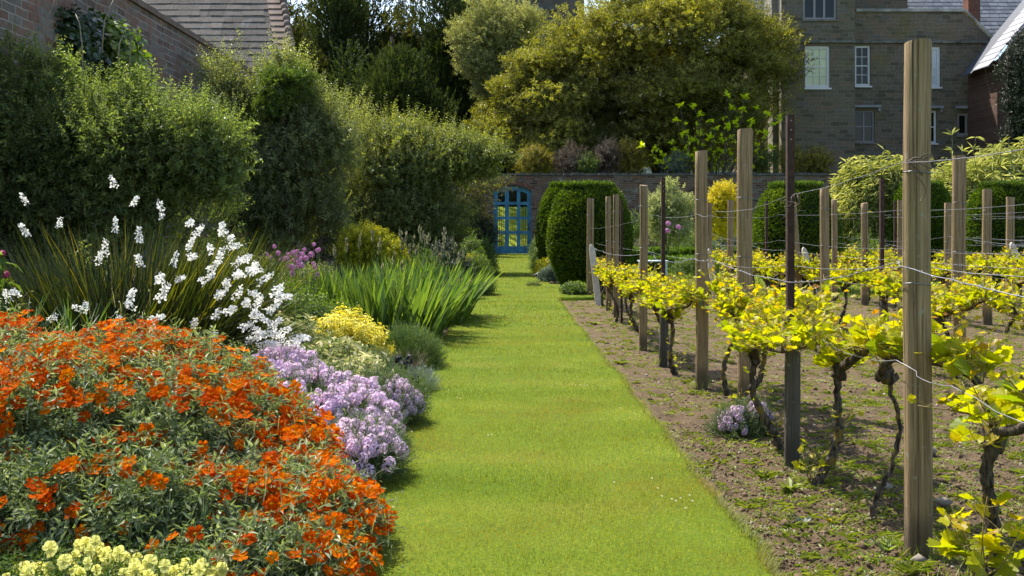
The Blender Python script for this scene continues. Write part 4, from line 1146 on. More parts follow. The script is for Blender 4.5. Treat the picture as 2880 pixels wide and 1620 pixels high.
for lab, x, y, rx, ry, Y, mt in (
    ('purplish brown twiggy shrub over the wall, nearest the gate', 1440, 405, 42, 34, 49.6, M_TWG), ('pale brown feathery shrub over the wall under the golden tree', 1525, 400, 24, 38, 49.8, M_TWG),
    ('yellow green bush over the wall just right of the gate', 1345, 410, 30, 30, 49.6, M_OLV), ('small fresh green bush over the wall among brown twiggy shrubs', 1476, 415, 20, 26, 49.5, M_MID),
    ('olive gold shrub over the wall at the foot of the golden tree', 1585, 400, 30, 36, 50, M_OLV), ('silvery shrub over the wall behind the tallest row posts', 1700, 425, 30, 30, 49.6, M_GREY),
    ('dark leafy mound over the wall at the right side of the golden tree', 1900, 410, 60, 45, 52, M_MID),
    ('slim yellow green shoot bush over the wall before the manor house', 1992, 405, 12, 34, 49.6, M_OLV), ('spindly olive bush over the wall before the manor house', 2060, 410, 30, 30, 49.6, M_OLV),
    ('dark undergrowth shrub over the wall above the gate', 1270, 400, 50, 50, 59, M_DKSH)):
    tree('shrub', lab, 'shrub', (GX(x, Y), Y, 0), [B(x, y, rx, ry, Y, .8)] + ([B(x, y + 60, rx * .8, 60, Y, .6)] if x > 1400 else []), 60, 26, .26, S1r, .26, mt, 'shrubs over the far wall', .04, P(x, y, Y), 4, 20, M_BARK, 'foliage', 'stems', outer=.25, up=.9, flat=.9, cull=0)
Y = 51
tree('holly_tree', 'dark evergreen tree against the brick cottage', 'tree', (GX(2537, Y), Y, -.2), [B(2575,180,42,75,Y,1.2), B(2585,260,45,75,Y,1.2), B(2595,120,40,40,Y,1), B(2562,335,22,28,Y,.6), B(2605,380,40,60,Y,1)],
     170, 50, .36, S1r, .3, M_DKSH, None, .09, P(2537, 140, Y), 10, 60, M_DBARK, outer=.35, cull=.3, zmin=2)
# ============================================================ flower border
def many_parts(root, name, variants, mats, pos, R_, sc, origin, limit=100, order=None, parent=None, var=None):
    """put the first `limit` as parts of their own (sharing meshes), the rest as one mesh of kind stuff"""
    N = len(pos); idx = np.arange(N) if order is None else order
    metas = []
    for T in variants:
        g = Geo(); g.raw(T.v, T.loops, T.sizes, T.fv if hasattr(T, 'fv') else .5, T.mi, T.smooth)
        o = g.build(name, mats, root, (0, 0, 0)); metas.append(o.data); bpy.data.objects.remove(o)
    which = RG.integers(0, len(variants), N)
    from mathutils import Matrix
    for j in idx[:limit]:
        o = bpy.data.objects.new(name, metas[which[j]]); COL.objects.link(o); o.parent = root
        m = Matrix([list(r) for r in (R_[j] * sc[j])]).to_4x4(); p = pos[j] - np.asarray(origin)
        m.translation = Vector(tuple(float(v) for v in p)); o.matrix_local = m
    rest = idx[limit:]
    if len(rest):
        g = Geo()
        for k, T in enumerate(variants):
            s_ = rest[which[rest] == k]
            if len(s_) == 0: continue
            fv = getattr(T, 'fv', None)
            T2 = Tmpl.__new__(Tmpl); T2.__dict__.update(T.__dict__)
            g.inst(T2, pos[s_], R_[s_], sc[s_], np.zeros(len(s_)))
        stuff(g.build(name + 's', mats, root, origin))

def T_flower(np_, L, W, cup, seed, notch=.0, wav=.12, disc=.16, discmi=1, droopy=0.0, var0=.5, gap=.12):
    """open flower facing +Z, unit radius = L"""
    g = np.random.default_rng(seed); V, Fc, mi, fv = [], [], [], []
    for k in range(np_):
        a = 2 * PI * (k + g.random() * .25) / np_; ca, sa = math.cos(a), math.sin(a)
        z = lambda r: cup * r * r + wav * (g.random() - .5)
        pts = [(gap, -.0), (.35, -W * .42), (.75, -W * .62), (.97, -W * .30), (1.0 - notch, 0), (.97, W * .30), (.75, W * .62), (.35, W * .42)]
        b = len(V)
        V.append((ca * .55 * L, sa * .55 * L, (z(.5) - .04) * L))
        for r, s in pts:
            V.append(((ca * r - sa * s) * L, (sa * r + ca * s) * L, z(r) * L))
        for i in range(8):
            Fc.append((b, b + 1 + i, b + 1 + (i + 1) % 8)); mi.append(0); fv.append(var0 + (g.random() - .5) * .3 - (.25 if r < .4 else 0))
    if disc:
        b = len(V); V.append((0, 0, .16 * L + cup * .02))
        for k in range(6): V.append((math.cos(k * PI / 3) * disc * L, math.sin(k * PI / 3) * disc * L, .05 * L))
        for k in range(6): Fc.append((b, b + 1 + k, b + 1 + (k + 1) % 6)); mi.append(discmi); fv.append(.5)
    T = Tmpl(V, Fc, mi); T.fv = np.array(fv); return T

def up_frames(n_, tw=None):
    """frames whose z is n_, random spin"""
    N = len(n_); r = rdirs(N); y = norm(r - n_ * (r * n_).sum(1)[:, None]); x = np.cross(y, n_)
    return np.stack([x, y, n_], -1)

def mound_pts(n, c, r, pw=1.0, zmin=.0, rim=None, shell=.8):
    u = rdirs(int(n * 2)); u = u[u[:, 2] > zmin][:n]
    f = shell + (1 - shell) * RG.random(len(u))
    lump = 1 + .17 * (fbm(u[:, 0] * 3 + c[0], u[:, 1] * 3 + u[:, 2] * 3, 3, 40) - .5) * 2
    sq = np.sign(u) * np.abs(u) ** pw
    return np.asarray(c) + sq * np.asarray(r) * (f * lump)[:, None], u

# ---------------------------------------------------------------- orange rock roses
M_ORF = leafmat('rockrose_leaves', [(.090,.130,.050), (.17,.22,.09), (.28,.33,.16), (.48,.52,.34)], .38, (1.4,1.4,.6), .5, .5)
M_ORS = simple('rockrose_stems', (.16, .19, .08), .7, .3, var=.3)
M_ORP = leafmat('orange_petals', [(.50,.060,.001), (.82,.170,.002), (.92,.33,.004)], .5, (1.1,1.15,.2), .8, .03)
M_YC = leafmat('yellow_stamens', [(.62,.38,.012)], .2, (1,.9,.3), .8, .0)
obc = (-1.72, 4.75, 0.0)
rr_ = thing('flower_mound', obc, 'big mound of grey green foliage covered in orange rock roses', 'rock rose')
mounds = [((-1.72, 4.72, .02), (.86, .95, .70), 7800), ((-2.60, 4.9, .05), (.85, .9, .74), 3600), ((-.95, 4.10, 0), (.42, .50, .27), 2000), ((-1.55, 3.95, 0), (.80, .45, .40), 3600), ((-1.25, 4.55, 0), (.50, .55, .46), 2000), ((-2.1, 3.8, 0), (.6, .4, .45), 1500), ((-.92, 3.72, 0), (.36, .34, .17), 1100)]
SO = [sprig(11, T_leaf(.30, .04, .12), .25, .8, .012, s + 70, .55, .3, .3) for s in range(6)]
g = Geo(); gs = Geo()
allp, alln = [], []
def in_any(p, skip, f=.93):
    m = np.zeros(len(p), bool)
    for i, (c, r, n) in enumerate(mounds):
        if i != skip: m |= (((p - np.array(c)) / np.array(r)) ** 2).sum(1) < f * f
    return m
for i, (c, r, n) in enumerate(mounds):
    p, u = mound_pts(int(n * 1.9), c, r, 1, -.05, None, .72)
    k = (~in_any(p, i, .8)) & (p[:, 2] > .01); p, u = p[k], u[k]
    N = len(p); d = norm(u * .7 + (0, 0, .55) + rdirs(N) * .75)
    R_ = frames(d, norm(rdirs(N) * .6 + (0, 0, 1)))
    v = np.clip(.15 + .5 * RG.random(N) + .5 * (fbm(p[:, 0] * 4, p[:, 2] * 5 + p[:, 1] * 3, 2, 3) - .4), 0, 1)
    w_ = RG.integers(0, 6, N)
    for q in range(6): g.inst(SO[q], p[w_ == q], R_[w_ == q], .125 * (.6 + .8 * RG.random((w_ == q).sum())), v[w_ == q])
    # flower candidates, slightly above the leaves
    m = int(n * .62)
    p, u = mound_pts(m, c, np.array(r) + .115, 1, .0, None, .90)
    k = (~in_any(p, i, 1.06)) & (p[:, 2] > .05); allp.append(p[k]); alln.append(u[k])
g.build('foliage', [M_ORF, M_ORS], rr_, obc)
fp = np.concatenate(allp); fn = np.concatenate(alln)
sx, sy = VX + fp[:, 0] * F / fp[:, 1], HY + (EYE - fp[:, 2]) * F / fp[:, 1]
# bloom is dense along the crest and down the sunny flank by the lawn, sparse on the near face
dens = .15 + .68 * np.clip((fp[:, 2] - .49) / .10, 0, 1) + .42 * np.clip((fp[:, 0] + 1.13) / .14, 0, 1) * (fp[:, 2] > .06) + .10 * (fp[:, 1] > 5.1)
dens *= .45 + 1.0 * np.clip((fbm(fp[:, 0] * 5, fp[:, 2] * 5 + fp[:, 1] * 5, 2, 12) - .3) * 3, 0, 1)
k = RG.random(len(fp)) < dens * .80; fp, fn, sx, sy = fp[k], fn[k], sx[k], sy[k]
N = len(fp)
facing = norm(fn * .6 + np.array([-.1, -.55, .62]) + rdirs(N) * .5)
order = np.argsort(fp[:, 1] + (np.arange(N) % 3) * .0)
FO = [T_flower(5, 1, .62, .05 + .07 * (s % 3), s, .03, .26, .13) for s in range(6)]
for q, T in enumerate(FO): T.fv = T.fv + (-.35, 0, .3)[q % 3]
vis = (fp[:, 1] < 6.2) & (sx > -60) & (sy < 1500)
fp, facing = fp[vis], facing[vis]; N = len(fp); order = np.argsort(fp[:, 1])
many_parts(rr_, 'flower', FO, [M_ORP, M_YC], fp, up_frames(facing), .0305 * (.7 + .5 * RG.random(N)), obc, 100, order)
# buds and wiry stalks
g = Geo(); n = 900
c = fp[RG.integers(0, N, n)] + RG.standard_normal((n, 3)) * .05 - (0, 0, .05)
tip, dr = blades(g, c, RG.random(n) * 6.28, .05 + .06 * RG.random(n), RG.random(n) * .5, 1.5 * RG.random(n), .0028, .5, 0, 4, 6)
g.inst(T_oval(.6, .2, .0), tip, frames(norm(dr - (0, 0, .5)), rdirs(n)), .014 * (.7 + .6 * RG.random(n)), .6)
g.build('buds', leafmat('rockrose_buds', [(.22,.26,.10), (.38,.40,.22)], .25, (1.2,1.2,.7)), rr_, obc)

# ---------------------------------------------------------------- pale yellow violas
M_VP = leafmat('pale_yellow_petals', [(.70,.66,.17), (.82,.78,.30), (.86,.83,.42)], .40, (1.1,1.1,.7), .6, .2)
M_VC = leafmat('viola_centre', [(.22,.24,.03)], .2, None, .6, .2)
M_VL = leafmat('viola_leaves', [(.04,.08,.015), (.07,.13,.02), (.12,.18,.04)], .35, (1.5,1.5,.5))
vo = (-1.2, 3.25, 0)
vr = thing('viola_clump', vo, 'low clump of pale yellow violas in front of the orange rock roses', 'violas')
g = Geo(); n = 2600
p = np.stack([-1.95 + .98 * RG.random(n), 3.0 + .6 * RG.random(n), .02 + .16 * RG.random(n)], -1)
g.inst(SO[0], p, frames(norm(rdirs(n) + (0, 0, .8)), rdirs(n)), .08, RG.random(n)); g.build('foliage', [M_VL, M_STEM], vr, vo)
def T_viola(seed):
    g = np.random.default_rng(seed); V, Fc, mi, fv = [], [], [], []
    for a, L, W in ((62, .95, .95), (118, .95, .95), (8, .85, .8), (172, .85, .8), (-90, 1.0, 1.15)):
        a = math.radians(a + g.normal() * 6); ca, sa = math.cos(a), math.sin(a); b = len(V)
        pts = [(0, 0)] + [(.5 + .5 * math.cos(t), W * .5 * math.sin(t)) for t in np.linspace(-2.5, 2.5, 9)]
        zz = {62: .06, 118: .06}.get(round(math.degrees(a)), .0)
        for i, (r, s) in enumerate(pts): V.append(((ca*r - sa*s)*L, (sa*r + ca*s)*L, zz + .22 * r * r * g.random() + .03 * g.random() + (.05 if L > .9 and a > 0 else 0)))
        for i in range(1, 9): Fc.append((b, b + i, b + i + 1)); mi.append(0); fv.append(.3 + .5 * g.random())
    b = len(V)
    for k in range(7):
        a = math.radians(-150 + k * 20); V += [(0, 0, .07), (math.cos(a) * .6, math.sin(a) * .6, .17), (math.cos(a + .16) * .6, math.sin(a + .16) * .6, .17)]
        Fc.append((b, b + 1, b + 2)); mi.append(1); fv.append(.5); b += 3
    T = Tmpl(V, Fc, mi); T.fv = np.array(fv); return T
n = 105
px = np.concatenate([RG.random(n) * 560, np.array([125,132,200,215,240,255,228,268,300,318,345,190,245,282,335,470,380,225,262])])
py = np.concatenate([1420 + 60 * RG.random(n) - 35 * np.exp(-((px[:n] - 260) / 90) ** 2), np.array([1380,1378,1372,1366,1362,1375,1385,1388,1392,1402,1405,1400,1400,1405,1400,1415,1412,1395,1398])])
Yv = 3.18 + .28 * RG.random(len(px)) + (py < 1410) * .12
fp = np.stack([GX(px, Yv), Yv, GZ(py, Yv)], -1)
fac = norm(np.array([.1, -.85, .40]) + rdirs(len(px)) * .38)
R_ = frames(norm(np.array([0, 0, 1.]) + rdirs(len(px)) * .25), fac)
many_parts(vr, 'flower', [T_viola(s) for s in range(5)], [M_VP, M_VC], fp, R_, .0235 * (.8 + .4 * RG.random(len(px))), vo, 100, np.argsort(py))
g = Geo(); b_ = fp.copy(); b_[:, 2] = .02
for a, b in zip(b_, fp): g.tube([a, (a + b) / 2 + (0, .02, 0), b], .0014, 3)
g.build('stalks', M_STEM, vr, vo)

# ---------------------------------------------------------------- lilac cushions
M_LF = leafmat('lilac_petals', [(.64,.44,.60), (.78,.60,.76), (.88,.74,.86)], .42, (1.1,1.02,1.08), .6, .2)
M_LL = leafmat('wallflower_leaves', [(.045,.075,.03), (.08,.12,.045), (.13,.18,.07)], .3, (1.4,1.5,.6))
def T_head(seed, n=22, tall=1.4, fl=.30):
    g = np.random.default_rng(seed); V, Fc, mi, fv = [], [], [], []
    for k in range(n):
        z = 1 - 2 * (k + .5) / n; z = z if z > -.75 else -.6; a = k * 2.4; r = math.sqrt(max(.05, 1 - z * z))
        nn = norm(np.array([math.cos(a) * r, math.sin(a) * r, z * .8 + .1])); c = np.array([math.cos(a) * r, math.sin(a) * r, z * tall])
        M = up_frames(nn[None])[0]; b = len(V); sp_ = g.random() * 2
        V.append(tuple(c))
        for i in range(8):
            rr = fl * 1.9 * (1 if i % 2 == 0 else .55); q = i * PI / 4 + sp_
            V.append(tuple(c + M @ np.array([math.cos(q) * rr, math.sin(q) * rr, .10 * g.random()])))
        for i in range(8): Fc.append((b, b + 1 + i, b + 1 + (i + 1) % 8)); mi.append(0); fv.append(.2 + .6 * g.random())
    T = Tmpl(V, Fc, mi); T.fv = np.array(fv); return T
HEADS = [T_head(s) for s in range(4)]
SL = [sprig(14, T_leaf(.13, .02, .0), .24, .7, .012, s + 90, .8, .3, .3) for s in range(4)]
def lilac(origin, parts, label, nfl, hs=.021, thresh=.35, limit=100, leafn=1700):
    r = thing('wallflower_mound', origin, label, 'wallflower'); g = Geo(); P_, N_ = [], []
    for (c, rr) in parts:
        p, u = mound_pts(int(leafn * rr[0] / .4), c, rr, 1, -.1, None, .3); p = p[p[:, 2] > .01]; n = len(p)
        d = norm((p - np.asarray(c)) / np.asarray(rr) * .8 + (0, 0, .45) + rdirs(n) * .4); w_ = RG.integers(0, 4, n)
        R_ = frames(d, norm(rdirs(n) + (0, 0, .5)))
        for q in range(4): g.inst(SL[q], p[w_ == q], R_[w_ == q], .12, RG.random((w_ == q).sum()))
        p, u = mound_pts(int(nfl * rr[0] / .4), c, np.array(rr) + .03, 1, .02, None, .95); P_.append(p); N_.append(u)
    g.build('foliage', [M_LL, M_STEM], r, origin)
    p = np.concatenate(P_); u = np.concatenate(N_)
    dens = np.clip((p[:, 2] - .06) / .12, .0, 1) * np.clip((fbm(p[:, 0] * 6, p[:, 1] * 6, 2, 9) - thresh) * 6, .25, 1)
    k = RG.random(len(p)) < dens; p, u = p[k], u[k]; n = len(p)
    for i, (c, rr) in enumerate(parts):
        k = ((((p - np.array(c)) / np.array(rr)) ** 2).sum(1) > .9); p, u = p[k], u[k]
    n = len(p)
    many_parts(r, 'flower_head', HEADS, [M_LF], p, up_frames(norm(u * .5 + (0, 0, .8) + rdirs(n) * .25)), hs * (.75 + .5 * RG.random(n)), origin, limit, np.argsort(p[:, 1]))
    return r
lilac((-1.05, 6.2, 0), [((-.74, 5.3, .0), (.22, .38, .24)), ((-1.12, 6.1, .0), (.50, .62, .40)), ((-1.42, 6.7, .0), (.36, .42, .47)), ((-.93, 5.85, 0), (.33, .45, .24)), ((-1.35, 6.1, .0), (.35, .4, .44))], 'sprawling mound of lilac wallflowers spilling on to the grass path', 760, .024, leafn=2800)
lilac((-.80, 6.75, 0), [((-.78, 6.8, 0), (.24, .26, .27))], 'smaller lilac wallflower mound at the lawn edge behind the sprawling one', 700, .02, leafn=3800)
_lt = lilac((1.42, 6.55, 0), [((1.40, 6.55, 0), (.11, .12, .15)), ((1.55, 6.6, 0), (.08, .10, .17))], 'small lilac wallflower tuft among the vines beside the post', 1000, .017, .3, leafn=2000); _lt.location.z -= .05

# ---------------------------------------------------------------- white flowered strap-leaf clump
M_LIB = leafmat('strap_leaves_dark', [(.018,.032,.009), (.034,.052,.012), (.062,.080,.015), (.13,.135,.018), (.32,.26,.03)], .36, (1.5,1.45,.3), .5, .3)
M_WHT = leafmat('white_petals', [(.70,.70,.62), (.84,.84,.79), (.90,.90,.87)], .42, (1,1,1), .5, .3)
lo = (-2.62, 7.6, 0)
lr = thing('strap_leaf_clump', lo, 'large clump of dark strappy leaves with many arching sprays of white flowers', 'libertia')
g = Geo(); n = 2700
a = RG.random(n) * 2 * PI; rad = .60 * np.sqrt(RG.random(n))
base = np.stack([lo[0] + np.cos(a) * rad, lo[1] + np.sin(a) * rad * .8, 0 * a], -1)
az = a + RG.standard_normal(n) * .6; az = np.where(np.sin(az) < -.5, -az, az)
len_ = .80 + .62 * RG.random(n)
v = np.clip(RG.random(n) ** 1.4 * .85 + (RG.random(n) > .95) * .4, 0, 1)
blades(g, base, az, len_, .02 + rad * .62 + .12 * RG.random(n), .12 + .55 * RG.random(n) ** 2, .009 + .007 * RG.random(n), v, 0, 7, 3, .8 * RG.standard_normal(n))
n = 520; az = RG.normal(.25, .45, n); base = np.stack([lo[0] + .1 + .4 * RG.random(n), lo[1] + .5 * RG.random(n) - .35, np.zeros(n)], -1)
blades(g, base, az, .7 + .5 * RG.random(n), .50 + .45 * RG.random(n), .25 + .4 * RG.random(n), .010, np.clip(RG.random(n) ** 1.5, 0, 1), 0, 7, 3, .8 * RG.standard_normal(n))
g.build('leaves', M_LIB, lr, lo)
def T_spray(seed, n=14):
    g = np.random.default_rng(seed); V, Fc, mi, fv = [], [], [], []
    for k in range(n):
        t = (k + g.random() * .6) / n; a = k * 2.4; rr = (.36 - .22 * t) * (.6 + .6 * g.random())
        c = np.array([math.cos(a) * rr, (t - .5) * 2.0, math.sin(a) * rr]); M = up_frames(norm(np.array([math.cos(a), .5, math.sin(a)]) + g.normal(size=3) * .4)[None])[0]
        for i in range(3):
            q = i * 2.09 + g.random() * .4; b = len(V); ca, sa = math.cos(q), math.sin(q); L = .30 * (.8 + .4 * g.random())
            for r_, s in ((0, 0), (.55, -.42), (1, -.2), (1, .2), (.55, .42)):
                V.append(tuple(c + M @ (np.array([ca * r_ - sa * s, sa * r_ + ca * s, .35 * r_ * r_ * g.random()]) * L)))
            Fc += [(b, b+1, b+2), (b, b+2, b+3), (b, b+3, b+4)]; mi += [0]*3; fv += [g.random()]*3
    T = Tmpl(V, Fc, mi); T.fv = np.array(fv); return T
tips = [(405,525,1.1),(283,455,.7),(350,590,.9),(265,620,1.1),(250,648,.8),(290,565,.5),(480,560,.9),(500,580,.8),(560,575,.9),(580,600,1.1),(620,650,1.2),(640,672,1.2),(555,640,1),(540,668,1),(600,690,1.1),(668,700,1),(700,728,1.2),(715,745,1),
        (405,700,1.5),(412,735,1.5),(330,745,1.1),(325,768,1.1),(350,655,.8),(480,612,.6),(530,625,.8),(520,700,.9),(555,740,1.1),(600,735,1.1),(640,790,1.1),(690,770,1.2),(545,790,.9),(490,810,.7),(580,780,1.1),
        (195,775,.8),(215,770,.7),(395,800,1),(410,840,1.0),(130,800,.5),(60,578,.6),(18,745,.9),(35,735,.7),(485,645,.8),(570,712,1.1),(640,682,1.1),(650,835,1.1),(700,845,1.1),(735,860,1),(440,650,.6),(640,740,1.0),(540,845,.8),
        (340,505,.3),(60,500,.3),(150,560,.3),(455,700,.5),(300,800,.4),(660,800,1),(620,760,1),(600,660,.9),(675,840,.8),(620,820,.8),(590,620,.8),(650,760,1),(760,850,1),(745,875,.9),(718,832,1),(695,812,1),(690,865,1),(665,865,.9),(640,850,.9),(715,870,1)]
SPT = [T_spray(s, 12 + 3 * (s % 3)) for s in range(6)]
metas = []
for T in SPT:
    g = Geo(); g.raw(T.v, T.loops, T.sizes, T.fv, T.mi); o = g.build('flower_spray', [M_WHT], lr, (0, 0, 0)); metas.append(o.data); bpy.data.objects.remove(o)
from mathutils import Matrix
gst = Geo()
for i, (x, y, s) in enumerate(tips):
    Yt = 6.35 + .45 * RG.random() + (.35 if x < 470 and y < 700 else 0); tp = P(x, y, Yt)
    b0 = np.array([lo[0] + .25 * RG.standard_normal() * .6 + (x - 380) * .0006, lo[1] + .2 * RG.standard_normal(), 0])
    mid = b0 * .45 + tp * .55 + np.array([0, 0, .16 + .1 * RG.random()])
    ts = np.linspace(0, 1, 8)[:, None]; pth = (1 - ts) ** 2 * b0 + 2 * ts * (1 - ts) * mid + ts ** 2 * tp
    gst.tube(pth, np.linspace(.0035, .0018, 8), 4, .3)
    d = norm(norm(pth[-1] - pth[-2]) + rdirs(1)[0] * .45); M = frames(d[None], rdirs(1))[0]
    o = bpy.data.objects.new('flower_spray', metas[i % 6]); COL.objects.link(o); o.parent = lr
    m = Matrix([list(r) for r in (M * .049 * (.7 + .5 * s))]).to_4x4(); m.translation = Vector(tuple(float(v) for v in (tp - np.array(lo)))); o.matrix_local = m
gst.build('flower_stalks', M_LIB, lr, lo)

# ---------------------------------------------------------------- bearded iris
M_IRIS = leafmat('iris_leaves', [(.045,.090,.032), (.075,.138,.036), (.12,.19,.040), (.19,.26,.05)], .42, (1.5,1.5,.45), .4, .5)
M_POD = leafmat('dry_seed_heads', [(.12,.13,.06), (.24,.23,.14), (.34,.31,.22)], .3, (1.1,1.1,.8), .7, .2)
for cx_, cy_, n, L0, lab, xs_ in ((-1.15, 12.1, 420, .78, 'broad clump of sword-shaped iris leaves leaning over the lawn edge', .42), (-1.05, 14.2, 520, .80, 'iris clump farther along the border with tall dry seed heads', .55), (-1.75, 13.2, 260, .75, 'narrow iris clump beside the pink flowers', .35)):
    io = (cx_, cy_, 0); ir = thing('iris_clump', io, lab, 'iris', 'iris clumps'); g = Geo()
    base = np.stack([cx_ + RG.uniform(-xs_, xs_, n), cy_ + RG.uniform(-.9, .7, n), np.zeros(n)], -1)
    rel = (base[:, 0] - cx_) / xs_
    az = np.where(RG.random(n) < .5 + .45 * rel, 0, PI) + RG.standard_normal(n) * .5
    blades(g, base, az, L0 * (.65 + .5 * RG.random(n)), .04 + .22 * RG.random(n) + .28 * np.clip(rel, 0, 1), .05 + .25 * RG.random(n) + .15 * np.clip(rel, 0, 1), .044 + .020 * RG.random(n), np.clip(RG.random(n), 0, 1), 0, 6, 3.5, RG.standard_normal(n) * .5, .75)
    g.build('leaves', M_IRIS, ir, io)
    g = Geo(); g2 = Geo()
    m = {0: 3, 1: 0, 2: 5}[0 if cy_ < 12.5 else (1 if cy_ > 14 else 2)]
    pts = {0: [(1128, 640), (960, 670), (1010, 660)], 1: [(1007,578),(935,575),(1022,590),(1040,600),(1055,575),(1062,590),(1068,600),(1078,585),(1098,605),(1120,572),(1118,600),(1138,600),(1145,615),(1168,628),(1090,620),(1030,620),(1155,640),(1115,625),(1048,625),(1108,640),(1010,600)], 2: [(905,590),(870,600),(840,620),(955,610),(990,640)]}[0 if cy_ < 12.5 else (1 if cy_ > 14 else 2)]
    for x, y in pts:
        Yt = cy_ + .4 * RG.random(); tp = P(x, y, Yt); b0 = np.array([tp[0] * .8 + cx_ * .2, Yt - .1, 0])
        limb(g, b0, tp, .006, .003, 6, .012, 4, var=.3)
        n3 = 9; t_ = RG.random(n3); q = b0 + (tp - b0) * (1 - .16 * t_)[:, None]
        g2 = Geo(); g2.inst(T_oval(.42, .18, .05), q, frames(norm(np.tile([0, 0, 1.], (n3, 1)) + rdirs(n3) * .35), rdirs(n3)), .07 * (.7 + .6 * RG.random(n3)), RG.random(n3)); g2.build('seed_head', M_POD, ir, io)
    g.build('flower_stalks', M_IRIS, ir, io)

# ---------------------------------------------------------------- small plants of the border
def clump(name, label, cat, c, r, n, sprigs, ss, mats, up=.6, shell=.3, group=None, outw=.8, rnd=.4, zmin=-.05):
    root = thing(name, (c[0], c[1], 0), label, cat, group); g = Geo()
    p, u = mound_pts(n, c, r, 1, zmin, None, shell); k = p[:, 2] > .0; p, u = p[k], u[k]; m = len(p)
    d = norm(u * outw + (0, 0, up) + rdirs(m) * rnd); R_ = frames(d, norm(rdirs(m) * .6 + (0, 0, 1)))
    w_ = RG.integers(0, len(sprigs), m)
    cv = np.clip(RG.random(m) * .6 + .7 * (fbm(p[:, 0] * 7, p[:, 1] * 7 + p[:, 2] * 5, 2, 77) - .3), 0, 1)
    for q in range(len(sprigs)): g.inst(sprigs[q], p[w_ == q], R_[w_ == q], ss * (.7 + .6 * RG.random((w_ == q).sum())), cv[w_ == q])
    g.build('foliage', mats, root, (c[0], c[1], 0))
    return root
M_YM = leafmat('bright_yellow_leaves', [(.62,.53,.05), (.82,.74,.11), (.90,.85,.24)], .35, (1.2,1.15,.4), .5, .4)
SY = [sprig(9, T_oval(.42, .1, .35), .34, .9, .02, s + 110, .4, .3, .2) for s in range(4)]
clump('golden_foliage_mound', 'domed mound of bright golden yellow leaves in the border', 'foliage plant', (-1.36, 9.1, .05), (.34, .34, .42), 1500, SY, .115, [M_YM, M_STEM], .7, .55)
M_GM = leafmat('fresh_sedum_leaves', [(.06,.11,.03), (.11,.17,.04), (.19,.25,.05)], .35, (1.4,1.5,.5))
clump('green_cushion', 'smooth domed fresh green cushion between the golden mound and the lawn edge', 'cushion plant', (-.87, 9.45, 0), (.29, .36, .33), 1900, SL, .10, [M_GM, M_STEM], .5, .75, rnd=.3)
M_VAR = leafmat('cream_edged_leaves', [(.12,.18,.05), (.26,.30,.12), (.52,.50,.28), (.74,.68,.44)], .35, (1.1,1.1,.7), .5, .4)
SV = [sprig(10, T_leaf(.3, .06, .3), .42, .9, .02, s + 120, .45, .3, .35) for s in range(4)]
for k, (c, r, n, lab) in enumerate([((-1.75, 8.6, 0), (.42, .42, .40), 900, 'loose cream and green variegated plant left of the golden mound'), ((-1.28, 8.05, 0), (.32, .36, .27), 650, 'variegated cream plant below the golden mound'), ((-1.10, 7.35, 0), (.25, .28, .20), 380, 'low variegated cream plant next to the silver foliage')]):
    clump('variegated_plant', lab, 'variegated plant', c, r, n, SV, .16, [M_VAR, M_STEM], .6, .4, 'variegated cream plants')
M_SIL = leafmat('silver_leaves', [(.20,.25,.20), (.32,.37,.31), (.45,.49,.44)], .25, (1,1.05,.9), .7, .2)
M_BLU = leafmat('blue_green_leaves', [(.07,.11,.075), (.11,.17,.10), (.18,.24,.14)], .3, (1.2,1.3,.8), .6, .3)
clump('silver_plant', 'feathery silver leaved plant at the lawn edge', 'silver plant', (-.66, 8.15, 0), (.14, .2, .15), 600, SL, .07, [M_SIL, M_STEM], .6, .5)
clump('blue_green_plant', 'blue green ferny plant beside the dark purple flowers', 'foliage plant', (-1.02, 8.25, 0), (.26, .3, .25), 1000, SL, .09, [M_BLU, M_STEM], .6, .4)
pf = thing('dark_flower_plant', (-.85, 8.0, 0), 'low green plant with near-black purple flower heads by the lawn edge', 'dark flowers')
g = Geo(); p, u = mound_pts(700, (-.83, 7.85, 0), (.28, .35, .17), 1, 0, None, .3)
g.inst(SL[1], p, frames(norm(u + (0, 0, .7)), rdirs(len(p))), .09, RG.random(len(p))); g.build('foliage', [M_MID, M_STEM], pf, (-.85, 8.0, 0))
M_PUR = leafmat('near_black_purple_petals', [(.012,.010,.022), (.025,.018,.045)], .15, (1,1,1), .6, .2)
pts = [(1003,905,8.2),(955,910,8.2),(1012,935,8),(948,920,8.1),(1005,960,7.8),(1020,965,7.8),(985,955,7.9),(1030,905,8.2),(965,955,7.9),(1015,920,8),(1045,955,7.8),(935,950,7.9)]
fp = np.array([P(*q) for q in pts]); many_parts(pf, 'flower_head', [T_head(s + 7, 16, 1.5, .34) for s in range(3)], [M_PUR], fp, up_frames(norm(np.tile([0, -.1, 1.], (len(fp), 1)) + rdirs(len(fp)) * .2)), .026 * np.ones(len(fp)), (-.85, 8.0, 0))
g = Geo()
for q in fp: g.tube([(q[0], q[1], 0), q], .003, 4)
g.build('stalks', M_STEM, pf, (-.85, 8.0, 0))
